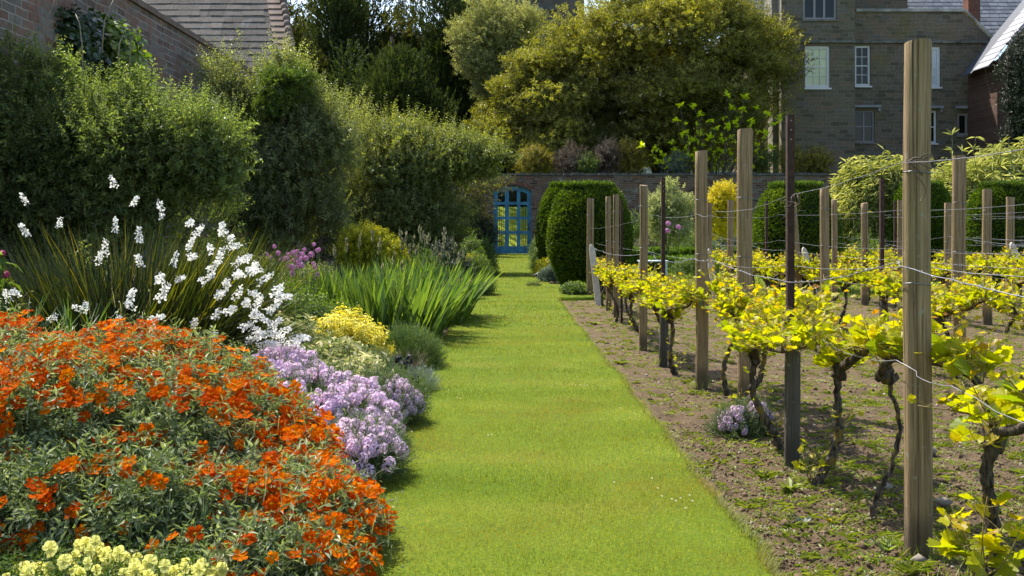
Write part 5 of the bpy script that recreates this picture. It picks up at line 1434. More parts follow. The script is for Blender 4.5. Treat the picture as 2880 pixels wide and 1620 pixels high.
# feathery fresh green filler, thrift-like strappy leaves, pink heads
clump('ferny_plant', 'ferny bright green foliage plant under the white sprays', 'foliage plant', (-2.15, 10.6, 0), (.55, .6, .62), 1500, S1r, .15, [M_MID, M_STEM], .8, .3)
clump('ferny_plant', 'bright green feathery plant between the iris leaves and the variegated plants', 'foliage plant', (-1.75, 10.7, 0), (.38, .5, .48), 1100, S1r, .12, [leafmat('lime_ferny_leaves', [(.06,.11,.018), (.11,.18,.022), (.18,.25,.035)], .4, (1.5,1.5,.4)), M_STEM], .8, .3)
ao = (-2.25, 12.6, 0); ar = thing('allium_clump', ao, 'clump of grassy leaves with round pink flower heads on tall stalks', 'alliums'); g = Geo(); n = 420
base = np.stack([ao[0] + RG.uniform(-.45, .6, n), ao[1] + RG.uniform(-.5, .5, n), np.zeros(n)], -1)
blades(g, base, RG.random(n) * 6.28, .5 + .4 * RG.random(n), .05 + .25 * RG.random(n), .4 * RG.random(n), .016, RG.random(n), 0, 5, 3); g.build('leaves', M_IRIS, ar, ao)
pts = [(748,715),(825,695),(855,712),(802,720),(840,733),(800,690+35),(868,735),(785,737),(880,690),(875,685+25),(895,705),(905,700),(885,770),(895,760),(815,765),(845,757),(830,745),(825,775),(750,725),(870,765)]
pts = [(672,640),(680,650),(700,637),(722,652),(738,636),(748,632),(760,640),(738,655),(752,660),(766,628),(790,615),(798,630),(802,628),(788,663),(792,672),(735,672),(725,668),(748,670),(735,688),(757,650),(708,655),(745,645),(712,650),(770,650),(725,640),(758,668),(800,690),(655,700),(690,620),(783,640)]
fp = np.array([P(x, y, 12.5 + .5 * RG.random()) for x, y in pts])
M_PNK = leafmat('pink_petals', [(.36,.13,.28), (.50,.22,.42), (.62,.34,.55)], .3, (1.1,1,1.1), .6, .2)
many_parts(ar, 'flower_head', [T_head(s + 20, 26, 1.0, .26) for s in range(3)], [M_PNK], fp, up_frames(norm(np.tile([0, 0, 1.], (len(fp), 1)) + rdirs(len(fp)) * .3)), .030 * (.7 + .5 * RG.random(len(fp))), ao)
g = Geo()
for q in fp: limb(g, (q[0] * .85 + ao[0] * .15, q[1], 0), q, .004, .0025, 5, .02, 4)
g.build('stalks', M_STEM, ar, ao)
# spurge and friends farther along
M_EUP = leafmat('acid_yellow_bracts', [(.20,.24,.02), (.46,.46,.025), (.64,.60,.04)], .5, (1.3,1.2,.3))
Y = 15.8
for lab, bl in (('tall acid yellow spurge in front of the dense green shrub', [(905,600,34,36), (935,615,28,40), (885,640,30,40), (915,660,36,40)]), ('lower acid yellow spurge behind the iris leaves', [(972,640,24,36), (985,665,26,30)])):
    x = bl[0][0]
    tree('spurge', lab, 'spurge', (GX(x, Y), Y, 0), [B(*b, Y) for b in bl], 70, 24, .09, S1r, .13, M_EUP, 'acid yellow spurges', .015, P(x, 640, Y), 8, 30, M_STEM, 'foliage', 'stems', outer=.25, up=.8, cull=0)
EDGE = [(1195, 690, 40, 45, 19.5, M_MID, 'leafy green perennial at the lawn edge before the gate'), (1160, 690, 30, 50, 18.5, M_DKSH, 'dark leaved perennial with orange marigolds at its foot'), (1218, 640, 30, 36, 27, M_MID, 'rounded green bush where the border narrows toward the gate'),
        (1185, 640, 36, 40, 25, M_MID, 'mid green bush behind the border edge plants'), (1188, 668, 22, 22, 24, M_EUP, 'small yellow green plant at the lawn edge halfway to the gate'), (1222, 660, 16, 16, 33, M_GREY, 'small silvery plant at the lawn edge near the gate'),
        (1060, 690, 60, 60, 17, M_MID, 'green perennial behind the iris clumps'), (980, 700, 70, 60, 17.5, M_MID, 'leafy green perennial between spurge and iris'), (790, 730, 110, 60, 14.5, M_SH2, 'grey green perennial behind the pink flower heads'),
        (1120, 640, 45, 45, 21, M_DKSH, 'dark leaved bush behind the dry seed heads'), (1150, 610, 25, 24, 30, M_SH2, 'small grey green bush in the shade before the gate')]
for k, (x, y, rx, ry, Y, mt, lab) in enumerate(EDGE):
    X0 = GX(x, Y); z = GZ(y, Y); s = Y / F; top = z + ry * s
    clump('perennial', lab, 'perennial', (X0, Y, 0), (rx * s, rx * s * 1.3, top), int(900 * max(.5, rx * s / .3)), S1r, .11 + .002 * Y, [mt, M_STEM], .7, .45, 'perennials in the border')
# dark undergrowth in the shade of the shrubs
for k, (x, y, rx, Y, lab) in enumerate([(250, 700, 330, 9.3, 'shaded undergrowth plant behind the strappy clump'), (560, 640, 130, 12.5, 'dark green undergrowth plant behind the white sprays'), (20, 800, 130, 8.3, 'leafy green plant at the left end of the strappy clump'), (700, 690, 90, 15, 'shaded foliage plant under the tall grey green shrub')]):
    s = Y / F; clump('undergrowth_plant', lab, 'undergrowth', (GX(x, Y), Y, 0), (rx * s, .6, GZ(y, Y) + .15), 1300, S1, .17, [M_SH2 if k != 2 else M_MID, M_STEM], .6, .4, 'undergrowth plants')
mo = (-.83, 18.2, 0); mr = thing('marigold_clump', mo, 'small clump of orange marigolds at the lawn edge past the irises', 'marigolds')
g = Geo(); p, u = mound_pts(500, mo, (.22, .3, .3), 1, 0, None, .3); g.inst(SL[0], p, frames(norm(u + (0, 0, .7)), rdirs(len(p))), .12, RG.random(len(p))); g.build('foliage', [M_MID, M_STEM], mr, mo)
pts = [(1158,703),(1180,705),(1152,712),(1165,712),(1172,715),(1158,720),(1176,722),(1163,727),(1170,700),(1105,690),(1186,716)]
fp = np.array([P(x, y, 17.9) for x, y in pts]); M_MAR = leafmat('marigold_petals', [(.75,.22,.01), (.85,.33,.02)], .35, (1.1,1,.5))
many_parts(mr, 'flower', [T_flower(9, 1, .35, .1, s, 0, .1, .2) for s in range(2)], [M_MAR, M_YC], fp, up_frames(norm(np.tile([0, -.5, .8], (len(fp), 1)) + rdirs(len(fp)) * .3)), .034 * np.ones(len(fp)), mo)
# strappy green leaves and peony buds, far left
so = (-2.75, 6.3, 0); sr = thing('daylily_clump', so, 'bright green strap leaves behind the left end of the orange flowers', 'strap leaf plant'); g = Geo(); n = 260
base = np.stack([so[0] + RG.uniform(-.5, .35, n), so[1] + RG.uniform(-.25, .25, n), np.zeros(n)], -1)
blades(g, base, RG.random(n) * 6.28, .65 + .35 * RG.random(n), .1 + .4 * RG.random(n), .3 + .9 * RG.random(n), .022, RG.random(n), 0, 7, 3); g.build('leaves', M_IRIS, sr, so)
po = (-3.3, 7.0, 0); pr = thing('peony', po, 'peony with magenta buds at the left edge of the strappy clump', 'peony'); g = Geo(); g2 = Geo()
for k, (x, y) in enumerate(((6, 637), (15, 690))):
    q = P(x, y, 7.0); limb(g, (q[0] - .05, 7.0, 0), q, .006, .004, 6, .02, 5)
    V = T_head(3 + k, 20, 1, .4); o = Geo(); o.raw(V.v * .018 + q, V.loops, V.sizes, .5, 0); o.build('bud', leafmat('magenta_petals', [(.30,.02,.12), (.42,.05,.2)], .2, None) if k == 0 else bpy.data.materials['magenta_petals'], pr, po)
    m = 22; t_ = RG.random(m)[:, None]; pp = np.array([q[0] - .05, 7.0, 0]) * (1 - t_) + q * t_
    g2.inst(T_oval(.35, .05, .3), pp, frames(norm(rdirs(m) + (0, 0, .2)), np.tile([0, 0, 1.], (m, 1))), .14, RG.random(m))
g.build('stems', M_STEM, pr, po); g2.build('leaves', M_MID, pr, po)
# border along the right of the path, beyond the yews
for (x, y, rx, ry, Y, mt, lab) in ((1352, 625, 16, 34, 38, M_MID, 'leafy bush at the lawn edge right of the gate'), (1358, 650, 18, 36, 31, M_MID, 'green bush left of the farther clipped yew'), (1372, 680, 20, 26, 26.5, M_EUP, 'yellow green cushion at the foot of the farther clipped yew'),
                                  (1385, 700, 22, 20, 24, M_GREY, 'grey green cushion at the foot of the clipped yew pair'), (1448, 742, 26, 14, 19.6, M_MID, 'low green weed clump under the near clipped yew')):
    s = Y / F; clump('edge_plant', lab, 'edging plant', (GX(x, Y), Y, 0), (rx * s, rx * s * 1.4, GZ(y - ry * .6, Y)), 700, S1r, .1 + .003 * Y, [mt, M_STEM], .7, .45, 'plants edging the path beyond the vineyard')
# plants in the far garden seen over the vines
M_BOX = leafmat('box_hedge_leaves', [(.06,.11,.012), (.10,.17,.018), (.16,.23,.025)], .3, (1.4,1.5,.4))
def hedge(label, x0, x1, y0, y1, h):
    r = thing('low_hedge', ((x0 + x1) / 2, (y0 + y1) / 2, 0), label, 'hedge', 'low clipped hedges'); g = Geo(); o0 = ((x0 + x1) / 2, (y0 + y1) / 2, 0)
    n = int(9000 * ((x1 - x0) + (y1 - y0)) / 5)
    p = np.stack([RG.uniform(x0, x1, n), RG.uniform(y0, y1, n), RG.uniform(0, h, n)], -1); f = RG.integers(0, 3, n)
    p[f == 0, 2] = h + .02 * RG.standard_normal((f == 0).sum()); p[f == 1, 1] = y0 + .03 * RG.standard_normal((f == 1).sum()); p[f == 2, 0] = np.where(RG.random((f == 2).sum()) < .5, x0, x1)
    g.inst(Q, p, frames(norm(rdirs(n) + (0, -.2, .8)), rdirs(n)), .10 * (.6 + .8 * RG.random(n)), RG.random(n)); g.box((x0 + .04, y0 + .04, 0), (x1 - .04, y1 - .04, h - .04))
    g.build('foliage', M_BOX, r, o0)
hedge('long low clipped hedge across the lawn behind the vines', 4.0, 8.4, 36, 36.9, .45)
hedge('low clipped hedge beside the white slatted bench', 3.9, 6.6, 29.6, 30.2, .34)
for (x, y, rx, ry, Y, mt, lab) in ((1640, 600, 50, 16, 39, M_POD, 'tawny grass patch behind the long low hedge'), (1760, 600, 60, 22, 39, M_MID, 'bright green perennial behind the long low hedge'), (1700, 590, 70, 26, 41, M_MID, 'green perennial row before the far wall'),
                                  (1860, 590, 60, 20, 39, M_GREY, 'silvery white flowered plant between the posts'), (1800, 640, 30, 30, 30, M_GREY, 'grey leaved plant among the hedges'), (2180, 620, 60, 40, 24, M_MID, 'green perennial at the foot of the bamboo'),
                                  (2220, 650, 30, 30, 23, M_EUP, 'yellow green plant at the foot of the bamboo'), (1600, 560, 30, 40, 42, M_MID, 'green plant right of the near clipped yew'), (1760, 665, 70, 16, 27, M_MID, 'low green plant patch beyond the end of the vine rows'), (1980, 600, 80, 24, 40, M_MID, 'leafy plant against the far wall behind the yew dome')):
    s = Y / F; clump('perennial', lab, 'perennial', (GX(x, Y), Y, 0), (rx * s, rx * s * .8, max(.15, GZ(y - ry * .6, Y))), int(1100 * max(.5, rx * s)), S1r, .1 + .003 * Y, [mt, M_STEM], .7, .45, 'plants of the far garden')
bo_ = (GX(1690, 31), 31, 0); al = thing('allium_clump', bo_, 'three large mauve allium heads beyond the vine rows', 'alliums')
fp = np.array([P(1681, 562, 31), P(1707, 571, 31), P(1679, 580, 31)]); many_parts(al, 'flower_head', [T_head(44, 30, .9, .25)], [M_PNK], fp, up_frames(np.tile([0, 0, 1.], (3, 1))), .07 * np.ones(3), bo_)
g = Geo()
for q in fp: g.tube([(q[0], q[1], 0), q], .008, 5)
g.build('stalks', M_STEM, al, bo_)
# white slatted bench
bx, by = GX(1620, 30.2), 28.4; bt = thing('slatted_bench', (bx, by, 0), 'low white slatted bench seat on the grass beyond the first vine row', 'bench')
M_BW = simple('white_bench_paint', (.66, .72, .78), .5, .4, var=.05); zb = GZ(655, by)
g = Geo()
for k in range(7): g.box((bx - .38, by - .28 + k * .085, zb - .03), (bx + .38, by - .28 + k * .085 + .055, zb))
g.build('seat', M_BW, bt, (bx, by, 0))
for ax in (-.34, .30):
    for ay in (-.26, .24):
        g = Geo(); g.box((bx + ax, by + ay, -.02), (bx + ax + .05, by + ay + .05, zb - .033)); g.build('leg', M_BW, bt, (bx, by, 0))
# blackbird
def bird():
    bp = P(1354, 0, 25.6); x0, y0 = bp[0], 25.6; r = thing('blackbird', (x0, y0, 0), 'small blackbird standing on the lawn edge beside the clipped yews', 'bird'); g = Geo()
    pth = np.array([(-.17, 0, .075), (-.10, 0, .085), (-.06, 0, .095), (0, 0, .11), (.05, 0, .125), (.085, 0, .15), (.105, 0, .165), (.13, 0, .165)]); rad = [.008, .016, .032, .046, .044, .030, .027, .010]
    g.tube(pth * np.array([1, 1, 1]) + (x0, y0, 0), rad, 12); g.build('body', simple('black_feathers', (.012, .011, .010), .5, .4), r, (x0, y0, 0))
    g = Geo(); g.tube([(x0 + .125, y0, .166), (x0 + .155, y0, .162)], [.007, .001], 6); g.build('beak', simple('orange_beak', (.6, .25, .02), .5), r, (x0, y0, 0))
    for s in (-1, 1):
        g = Geo(); g.tube([(x0 + .01, y0 + s * .018, .08), (x0 + .005, y0 + s * .02, .03), (x0 + .03, y0 + s * .02, -.01)], .004, 5); g.build('leg', bpy.data.materials['black_feathers'], r, (x0, y0, 0))
bird()
cl = clump('weed_tuft', 'small dark leafy tuft lying on the lawn beyond the end of the vines', 'weed', (GX(1343, 22.2), 22.2, 0), (.14, .1, .06), 120, SL, .09, [M_DKSH, M_STEM], .5, .3)
# white clover heads on the lawn
M_CLV = leafmat('clover_heads', [(.7,.7,.66)], .2, None)
base_o = None
for i, (x, y) in enumerate([(1440,968),(1448,970),(1460,969),(1471,971),(1478,970),(1665,1250),(1690,1258),(1700,1262),(1712,1255),(1640,1205),(1655,1230),(1228,1096),(1236,1095),(1150,1002),(1158,1003),(1560,1028),(1596,1042),(1020,1080),(1036,1088),(1725,1280),(1742,1262),(1735,1248),(1545,1215),(1010,1070)]):
    Yc = GY(y) if False else F * (EYE - .03) / (y - HY); q = (GX(x, Yc), Yc, .035)
    if base_o is None:
        T = T_head(5, 14, .7, .3); g = Geo(); g.raw(T.v * .0042 + np.array(q), T.loops, T.sizes, .5, 0); base_o = g.build('clover_flower', M_CLV, None, q); tag(base_o, 'tiny white clover head in the mown grass path', 'clover', 'white clover heads in the lawn')
    else:
        o = base_o.copy(); COL.objects.link(o); o.location = q
# ============================================================ vineyard
def woodmat(name, c1, c2, green):
    t = NT(name); o = t.obj()
    v = t.mapping(o, (60, 60, 1.6)); f = t.noise(v, 2.2, 6, .65)
    v2 = t.mapping(o, (5, 5, .8)); f2 = t.noise(v2, 2, 4)
    c = t.ramp(f, [(.30, tuple(x * .28 for x in c1)), (.42, c1), (.7, c2)])
    c = t.mix(t.ramp(f2, [(.45, (0,0,0)), (.7, (.75,.75,.75))]), c, green)
    k = t.noise(t.mapping(o, (3, 3, 1.5)), 3.0, 2); c = t.mix(t.ramp(k, [(.70, (0,0,0)), (.76, (.8,.8,.8))]), c, (.06, .04, .02))
    cr = t.noise(t.mapping(o, (48, 48, .55)), 1.0, 3); c = t.mix(t.ramp(cr, [(.63, (0,0,0)), (.655, (.85,.85,.85))]), c, (.035, .026, .016))
    lg = t.noise(o, 28, 4); c = t.mix(t.ramp(lg, [(.63, (0,0,0)), (.70, (.6,.6,.6))]), c, (.30, .31, .24))
    # damp foot of the post
    sp = t.n('ShaderNodeSeparateXYZ'); t.l(t.pos(), sp.inputs[0])
    dz = t.math('ADD', sp.outputs['Z'], t.math('MULTIPLY', t.noise(o, 9, 3), .12))
    c = t.mix(t.ramp(dz, [(.10, (.7,.7,.7)), (.24, (0,0,0))]), c, (.045, .038, .028))
    t.surf(t.prin(c, .85, .25, t.bump(f, .8, .006)).outputs[0]); return t.m
M_WOOD = woodmat('weathered_post_wood', (.22,.145,.075), (.42,.30,.165), (.19,.155,.055))
M_WOODD = woodmat('old_grey_post_wood', (.07,.06,.048), (.15,.13,.105), (.06,.06,.04))
M_RUST = simple('rusty_dark_iron', (.05, .026, .018), .8, .3, var=.4, scale=30, bump=.4)
M_WIRE = simple('galvanised_wire', (.22, .22, .24), .45, .6, metal=.5, var=.25, scale=20)
M_SAWN = simple('pale_sawn_stake', (.58, .52, .44), .7, .3, var=.2, scale=20, bump=.3)
ORD = ['first', 'second', 'third', 'fourth', 'fifth', 'sixth', 'seventh', 'eighth', 'ninth', 'tenth', 'eleventh', 'twelfth', 'thirteenth', 'fourteenth', 'fifteenth']
ROWN = ['row beside the grass path', 'second vine row from the path', 'third vine row from the path', 'fourth vine row from the path', 'fifth vine row from the path']
def post(X0, Y0, H, r, label, lean=(0, 0), mat=None, sides=20, crack=False, name='wooden_post'):
    root = thing(name, (X0, Y0, -.05), label, 'post', 'trellis posts'); g = Geo(); ang = np.arange(sides) * 2 * PI / sides
    zs = np.linspace(-.15, H, 18); V = []
    ph = RG.random() * 6; irr = 1 + .035 * np.sin(ang * 2 + ph) + .02 * np.sin(ang * 5 + ph)
    for i, z in enumerate(zs):
        wb = .004 * math.sin(z * 3 + ph); rr = r * (1.03 - .05 * z / H) * irr
        dent = np.ones(sides)
        if crack: dent[int(sides * .69)] = .78
        V += [(X0 + wb + lean[0] * z / H + math.cos(a) * q * d, Y0 + lean[1] * z / H + math.sin(a) * q * d, z) for a, q, d in zip(ang, rr, dent)]
    # chamfered sawn top
    V += [(X0 + lean[0] + math.cos(a) * r * .93, Y0 + lean[1] + math.sin(a) * r * .93, H + .008 + .006 * math.cos(a + ph)) for a in ang]
    n = len(zs) + 1; Fc = [(i*sides+j, i*sides+(j+1)%sides, (i+1)*sides+(j+1)%sides, (i+1)*sides+j) for i in range(n - 1) for j in range(sides)]
    g.faces(V, Fc, smooth=True); g.faces(V[-sides:], [tuple(range(sides))])
    g.build('shaft', mat or M_WOOD, root, (X0, Y0, -.05))
    for z in (1.03, 1.46):
        if z < H - .03: g = Geo(); g.tube([(X0 - r - .012, Y0 - .02, z), (X0 - r * .7, Y0 - r * .85, z + .004), (X0, Y0 - r * 1.07, z), (X0 + r * .7, Y0 - r * .85, z - .004), (X0 + r + .01, Y0, z)], .0022, 5); g.build('wire_tie', M_WIRE, root, (X0, Y0, -.05))
    return root
def iron(X0, Y0, H, label, w_=.036, stake=0):
    root = thing('iron_post', (X0, Y0, 0), label, 'post', 'trellis posts'); g = Geo(); t = .005
    prof = [(-w_/2, 0), (w_/2, 0), (w_/2, t), (-w_/2 + t, t), (-w_/2 + t, w_), (-w_/2, w_)]
    V = [(X0 + a, Y0 + b, z) for z in (-.1, H) for a, b in prof]
    g.faces(V, [(i, (i+1) % 6, 6 + (i+1) % 6, 6 + i) for i in range(6)] + [(0,5,4,3,2,1), (6,7,8,9,10,11)])
    g.build('bar', M_RUST, root, (X0, Y0, 0))
    g = Geo()
    for z in (H - .03, H - .08, H - .13): g.tube([(X0, Y0 - .0025, z), (X0, Y0 - .001, z)], .0045, 8)
    g.build('bolt_hole', simple('pale_hole_edge', (.30,.24,.2), .7) if 'pale_hole_edge' not in bpy.data.materials else bpy.data.materials['pale_hole_edge'], root, (X0, Y0, 0))
    if stake:
        s = post(X0 - .01, Y0 - .045, stake, .04, label, (.012, 0), M_WOODD, 14)
        for k in ('category', 'label', 'group'): 
            if k in s: del s[k]
        s['label'] = 'short grey wooden stake wired to the iron bar'; s.name = 'stake'; s.parent = root; s.location = (-.01, -.045, -.05)
        for ch in list(s.children):
            if ch.name.startswith('wire_tie'): bpy.data.objects.remove(ch)
            else: 
                pass
    return root
X1, X2, X3, X4, X5 = 1.56, 3.75, 5.9, 8.2, 10.3
def pz(y, Y): return GZ(y, Y)
post(1.60, 4.16, GZ(110, 4.16), .0505, 'tallest and thickest wooden post, nearest in the row beside the grass path', crack=True, sides=64)
post(GX(1874, 7.85), 7.85, GZ(328, 7.85), .055, 'round wooden post rising high between the iron stake and the paler post beside it')
post(GX(1765, 8.55), 8.55, GZ(382, 8.55), .049, 'paler wooden post standing before the many-stemmed lime leaved tree')
post(GX(1619, 11.1), 11.1, GZ(468, 11.1), .043, 'mid height wooden post right of the thin rusty stake, midway along the path row')
post(GX(1550, 15.2), 15.2, GZ(491, 15.2), .042, 'slim wooden post, taller of the close pair near the clipped yew')
post(GX(1531, 16.4), 16.4, GZ(495, 16.4), .042, 'slim wooden post, left of the close pair near the clipped yew')
post(GX(1485, 19.3), 19.3, GZ(500, 19.3), .062, 'end post of the path row standing against the clipped yew')
iron(1.525, 5.72, GZ(289, 5.72), 'tall dark rusty iron stake bound to a grey wooden stake', .038, .80)
iron(GX(1669, 9.9), 9.9, GZ(446, 9.9), 'thin rusty iron stake left of the paler wooden post', .036, .72)
iron(GX(1564, 14.2), 14.2, GZ(503, 14.2), 'small rusty iron stake beside the close pair of posts', .03)
# second row and beyond
post(GX(2412, 9.4), 9.4, GZ(395, 9.4), .056, 'stout wooden post right of the tallest post, in the second vine row')
post(GX(2075, 12.4), 12.4, GZ(475, 12.4), .053, 'wooden post in the second row before the first bamboo clump')
iron(GX(2220, 11.2), 11.2, GZ(447, 11.2), 'dark iron stake in the second row left of the tallest post', .04, .78)
iron(GX(1929, 15.5), 15.5, GZ(505, 15.5), 'thin dark iron stake before the middle clipped yew', .036)
post(GX(2014, 14), 14, GZ(512, 14), .052, 'grey wooden post leaning to one side before the middle clipped yew', (-.10, 0), M_WOOD)
post(GX(1838, 18.6), 18.6, GZ(505, 18.6), .052, 'short wooden post before the golden yellow shrub')
post(GX(1785, 20), 20, GZ(512, 20), .045, 'narrow wooden post just behind the paler post of the path row')
post(GX(2483, 14), 14, GZ(478, 14), .057, 'wooden post in the third row before the rightmost clipped yew')
post(GX(2385, 15.5), 15.5, GZ(512, 15.5), .05, 'wooden post in the third row just left of the stout post')
post(GX(2099, 18.5), 18.5, GZ(503, 18.5), .052, 'slender wooden post right of the middle clipped yew')
post(GX(2175, 17.5), 17.5, GZ(512, 17.5), .058, 'wooden post standing in front of the first bamboo clump')
post(GX(2265, 19), 19, GZ(505, 19), .055, 'pale wooden post mostly behind the tallest post')
post(GX(2541, 18), 18, GZ(497, 18), .065, 'wooden post before the rightmost yew at the edge of the vineyard')
iron(GX(2252, 19.3), 19.3, GZ(505, 19.3), 'thin iron stake behind the dark iron stake near the tallest post', .035)
post(GX(2395, 19.4), 19.4, GZ(555, 19.4), .05, 'short wooden post seen low behind the stout post')
# pale pointed braces
for i, (xt, yt, xb, yb, Y, lab) in enumerate(((1488, 614, 1506, 765, 17.6, 'pale pointed wooden brace leaning at the end of the path row'), (1784, 626, 1797, 725, 19.2, 'pale pointed wooden brace leaning behind the paler post'),
                                              (2022, 622, 2048, 730, 18.6, 'pale pointed wooden brace leaning before the middle clipped yew'), (2546, 610, 2580, 720, 17.5, 'pale pointed wooden brace leaning beside the rightmost yew'))):
    a = P(xb, yb, Y); b = P(xt, yt, Y); ex = a + (a - b) * (a[2] + .1) / (b[2] - a[2]); c0 = (ex[0], Y, 0)
    r = thing('leaning_brace', c0, lab, 'brace', 'pale leaning braces'); g = Geo()
    d = norm(b - ex); sx = np.cross(d, (0, 1, 0)); h = .05
    pts = [ex, b - d * .10, b - d * .03, b]; V = []
    for p, q in zip(pts, (h, h, h * .6, h * .12)):
        V += [p - sx * q, p + sx * q, p + sx * q + (0, .05, 0), p - sx * q + (0, .05, 0)]
    Fc = [(i*4+j, i*4+(j+1)%4, (i+1)*4+(j+1)%4, (i+1)*4+j) for i in range(3) for j in range(4)] + [(12, 13, 14, 15)]
    g.faces(V, Fc); g.build('brace', M_SAWN, r, c0)

# wires
def wire(X0, pts, label, barbs=False, r=.0016, tend=()):
    pts = np.array(pts, float); Yd = pts[:, 0]; out = []
    for i in range(len(pts) - 1):
        n = 8; t = np.linspace(0, 1, n, endpoint=False); sag = -.03 * 4 * t * (1 - t) * (.3 + RG.random())
        out += [(X0 + .01 * RG.standard_normal() + (pts[i, 2] if pts.shape[1] > 2 else 0), pts[i, 0] + (pts[i+1, 0] - pts[i, 0]) * q, pts[i, 1] + (pts[i+1, 1] - pts[i, 1]) * q + s) for q, s in zip(t, sag)]
    out.append((X0, pts[-1, 0], pts[-1, 1])); out = np.array(out)
    root = thing('trellis_wire', (X0, pts[0, 0], pts[0, 1]), label, 'wire', 'trellis wires'); o0 = (X0, pts[0, 0], pts[0, 1]); g = Geo()
    g.tube(out, r, 5, cap=True)
    if barbs:
        L = np.cumsum(np.r_[0, np.linalg.norm(np.diff(out, axis=0), axis=1)])
        for s in np.arange(.1, L[-1], .12):
            c = np.array([np.interp(s, L, out[:, k]) for k in range(3)])
            for q in range(3): d = rdirs(1)[0] * .009; g.tube([c - d, c + d], .0011, 4)
            g.tube([c - (0, .006, 0), c + (0, .006, 0)], .0034, 5)
    g.build('strand', M_WIRE, root, o0)
    for (Y, Z) in tend:
        g = Geo()
        for q in range(5):
            c = np.array([X0, Y + .05 * RG.standard_normal(), Z]); t = np.linspace(0, 1, 22); a = t * 2 * PI * (1.2 + 2 * RG.random()); rr = .012 + .014 * RG.random(); dd = rdirs(1)[0] * .11 * (.4 + RG.random())
            p = c + dd * t[:, None] + np.stack([np.cos(a) * rr, np.sin(a) * rr, np.sin(a * .7) * rr], -1) * t[:, None]; p[:, 2] -= .05 * t**2
            g.tube(p, np.linspace(.0035, .0016, 22), 5)
        g.build('tendril', M_TWIG2, root, o0)
    return root
M_TWIG2 = simple('dry_vine_tendrils', (.13, .10, .075), .8, .2, var=.4, scale=30)
wire(1.535, [(2.2, 1.53), (4.14, 1.497), (5.7, 1.42), (7.8, 1.36), (8.5, 1.35), (11.05, 1.37), (15.1, 1.26), (19.2, 1.22)], 'top wire of the row beside the grass path, with dry tendrils at its ties', tend=((4.1, 1.50), (5.65, 1.42)))
wire(1.50, [(2.2, 1.02), (3.3, 1.06), (4.12, 1.115), (5.68, .955), (7.8, 1.01), (8.5, 1.0), (9.9, .93), (11.05, .98), (15.1, .86), (19.2, .92)], 'slack barbed wire crossing the tallest post at mid height', True, .0021)
wire(1.62, [(2.2, 1.16), (4.2, 1.10), (6.2, 1.03), (8.4, .99), (12, .97), (19.2, .95)], 'plain middle wire of the row beside the grass path')
wire(1.53, [(2.2, .66), (3.7, .70), (4.14, .735), (5.2, .71), (7.8, .70), (11, .68), (15, .66), (19.2, .65)], 'lowest wire carrying the vine arms in the row beside the path')
wire(GX(1485, 19.3) - .03, [(19.3, 1.2), (19.25, 1.2)], 'short loose wire end at the last post of the path row')
for j, X0 in enumerate((X2, X3, X4, X5)):
    y0 = max(5, X0 * 1.9)
    for z, nm, dz in ((1.42, 'top', .0), (1.06, 'upper middle', .03), (.96, 'lower middle', -.02), (.70, 'lowest', 0)):
        st_ = [(y, z + dz * math.sin(y) + .02 * RG.standard_normal()) for y in (y0, y0 + 3, (y0 + 19) / 2 + 1.5, 16.5, 19.3)]
        wire(X0 + .02 * RG.standard_normal(), st_, f'{nm} wire of the {ROWN[j+1]}', z == .96)
wire(GX(2060, 12.4), [(12.4, 1.40), (12.38, 1.40)], 'loose wire twist on the second row post') if False else None
# green baling twine
for i, (x, y, Y) in enumerate(((2470, 720 - 4, 12.5), (1762, 745, 8.5))):
    c = P(x, y, Y); g = Geo()
    p0 = [c + (0, 0, .0), c + (.05, .02, .03), c + (.11, 0, .02)] if i == 0 else [c, c + (.005, -.01, -.05), c + (.0, -.005, -.10)]
    g.tube(p0, .004, 5); o = g.build('baling_twine', simple('green_twine', (.02,.30,.20), .6), None, c)
    tag(o, ('scrap of green twine tied to a wire in the second row', 'scrap of green twine hanging from the paler wooden post')[i], 'twine')

# vines
M_VB = barkmat('vine_bark', (.05,.039,.029), (.19,.15,.11), 60, (.22, .16, .03))
M_VLF = leafmat('young_vine_leaves', [(.34,.15,.010), (.43,.32,.008), (.46,.42,.008), (.40,.40,.008), (.20,.26,.012)], .58, (1.25,1.25,.25), .45, .3)
M_VST = simple('vine_shoots', (.22, .17, .05), .6, .3, var=.3)
def T_vineleaf(seed, cup=.25):
    g = np.random.default_rng(seed); n = 26; pts = []
    for i in range(n):
        a = -PI / 2 + 2 * PI * (i + .5) / n; lob = .5 + .5 * math.cos(5 * (a - PI / 2)); base = .46 + .13 * lob
        if math.sin(a) > .2: base += .07 * math.sin(a)
        base *= (1.07 if i % 2 else .90)
        if i in (0, n - 1): base = .22
        pts.append((math.cos(a) * base * 1.08, .42 + math.sin(a) * base))
    V = [(0, .36, 0)]
    ph = g.random() * 6
    for x, y in pts:
        V.append((x, y, cup * (abs(x) * .9 - .55 * x * x) - .20 * (y - .3) ** 2 + .035 * math.sin(9 * x + ph)))
    V = V; Fc = [(0, 1 + i, 1 + (i + 1) % n) for i in range(n)]
    T = Tmpl(V, Fc); T.fv = np.zeros(n); return T
VL = [T_vineleaf(s, (.15, .4, .7, .25)[s % 4]) for s in range(4)]
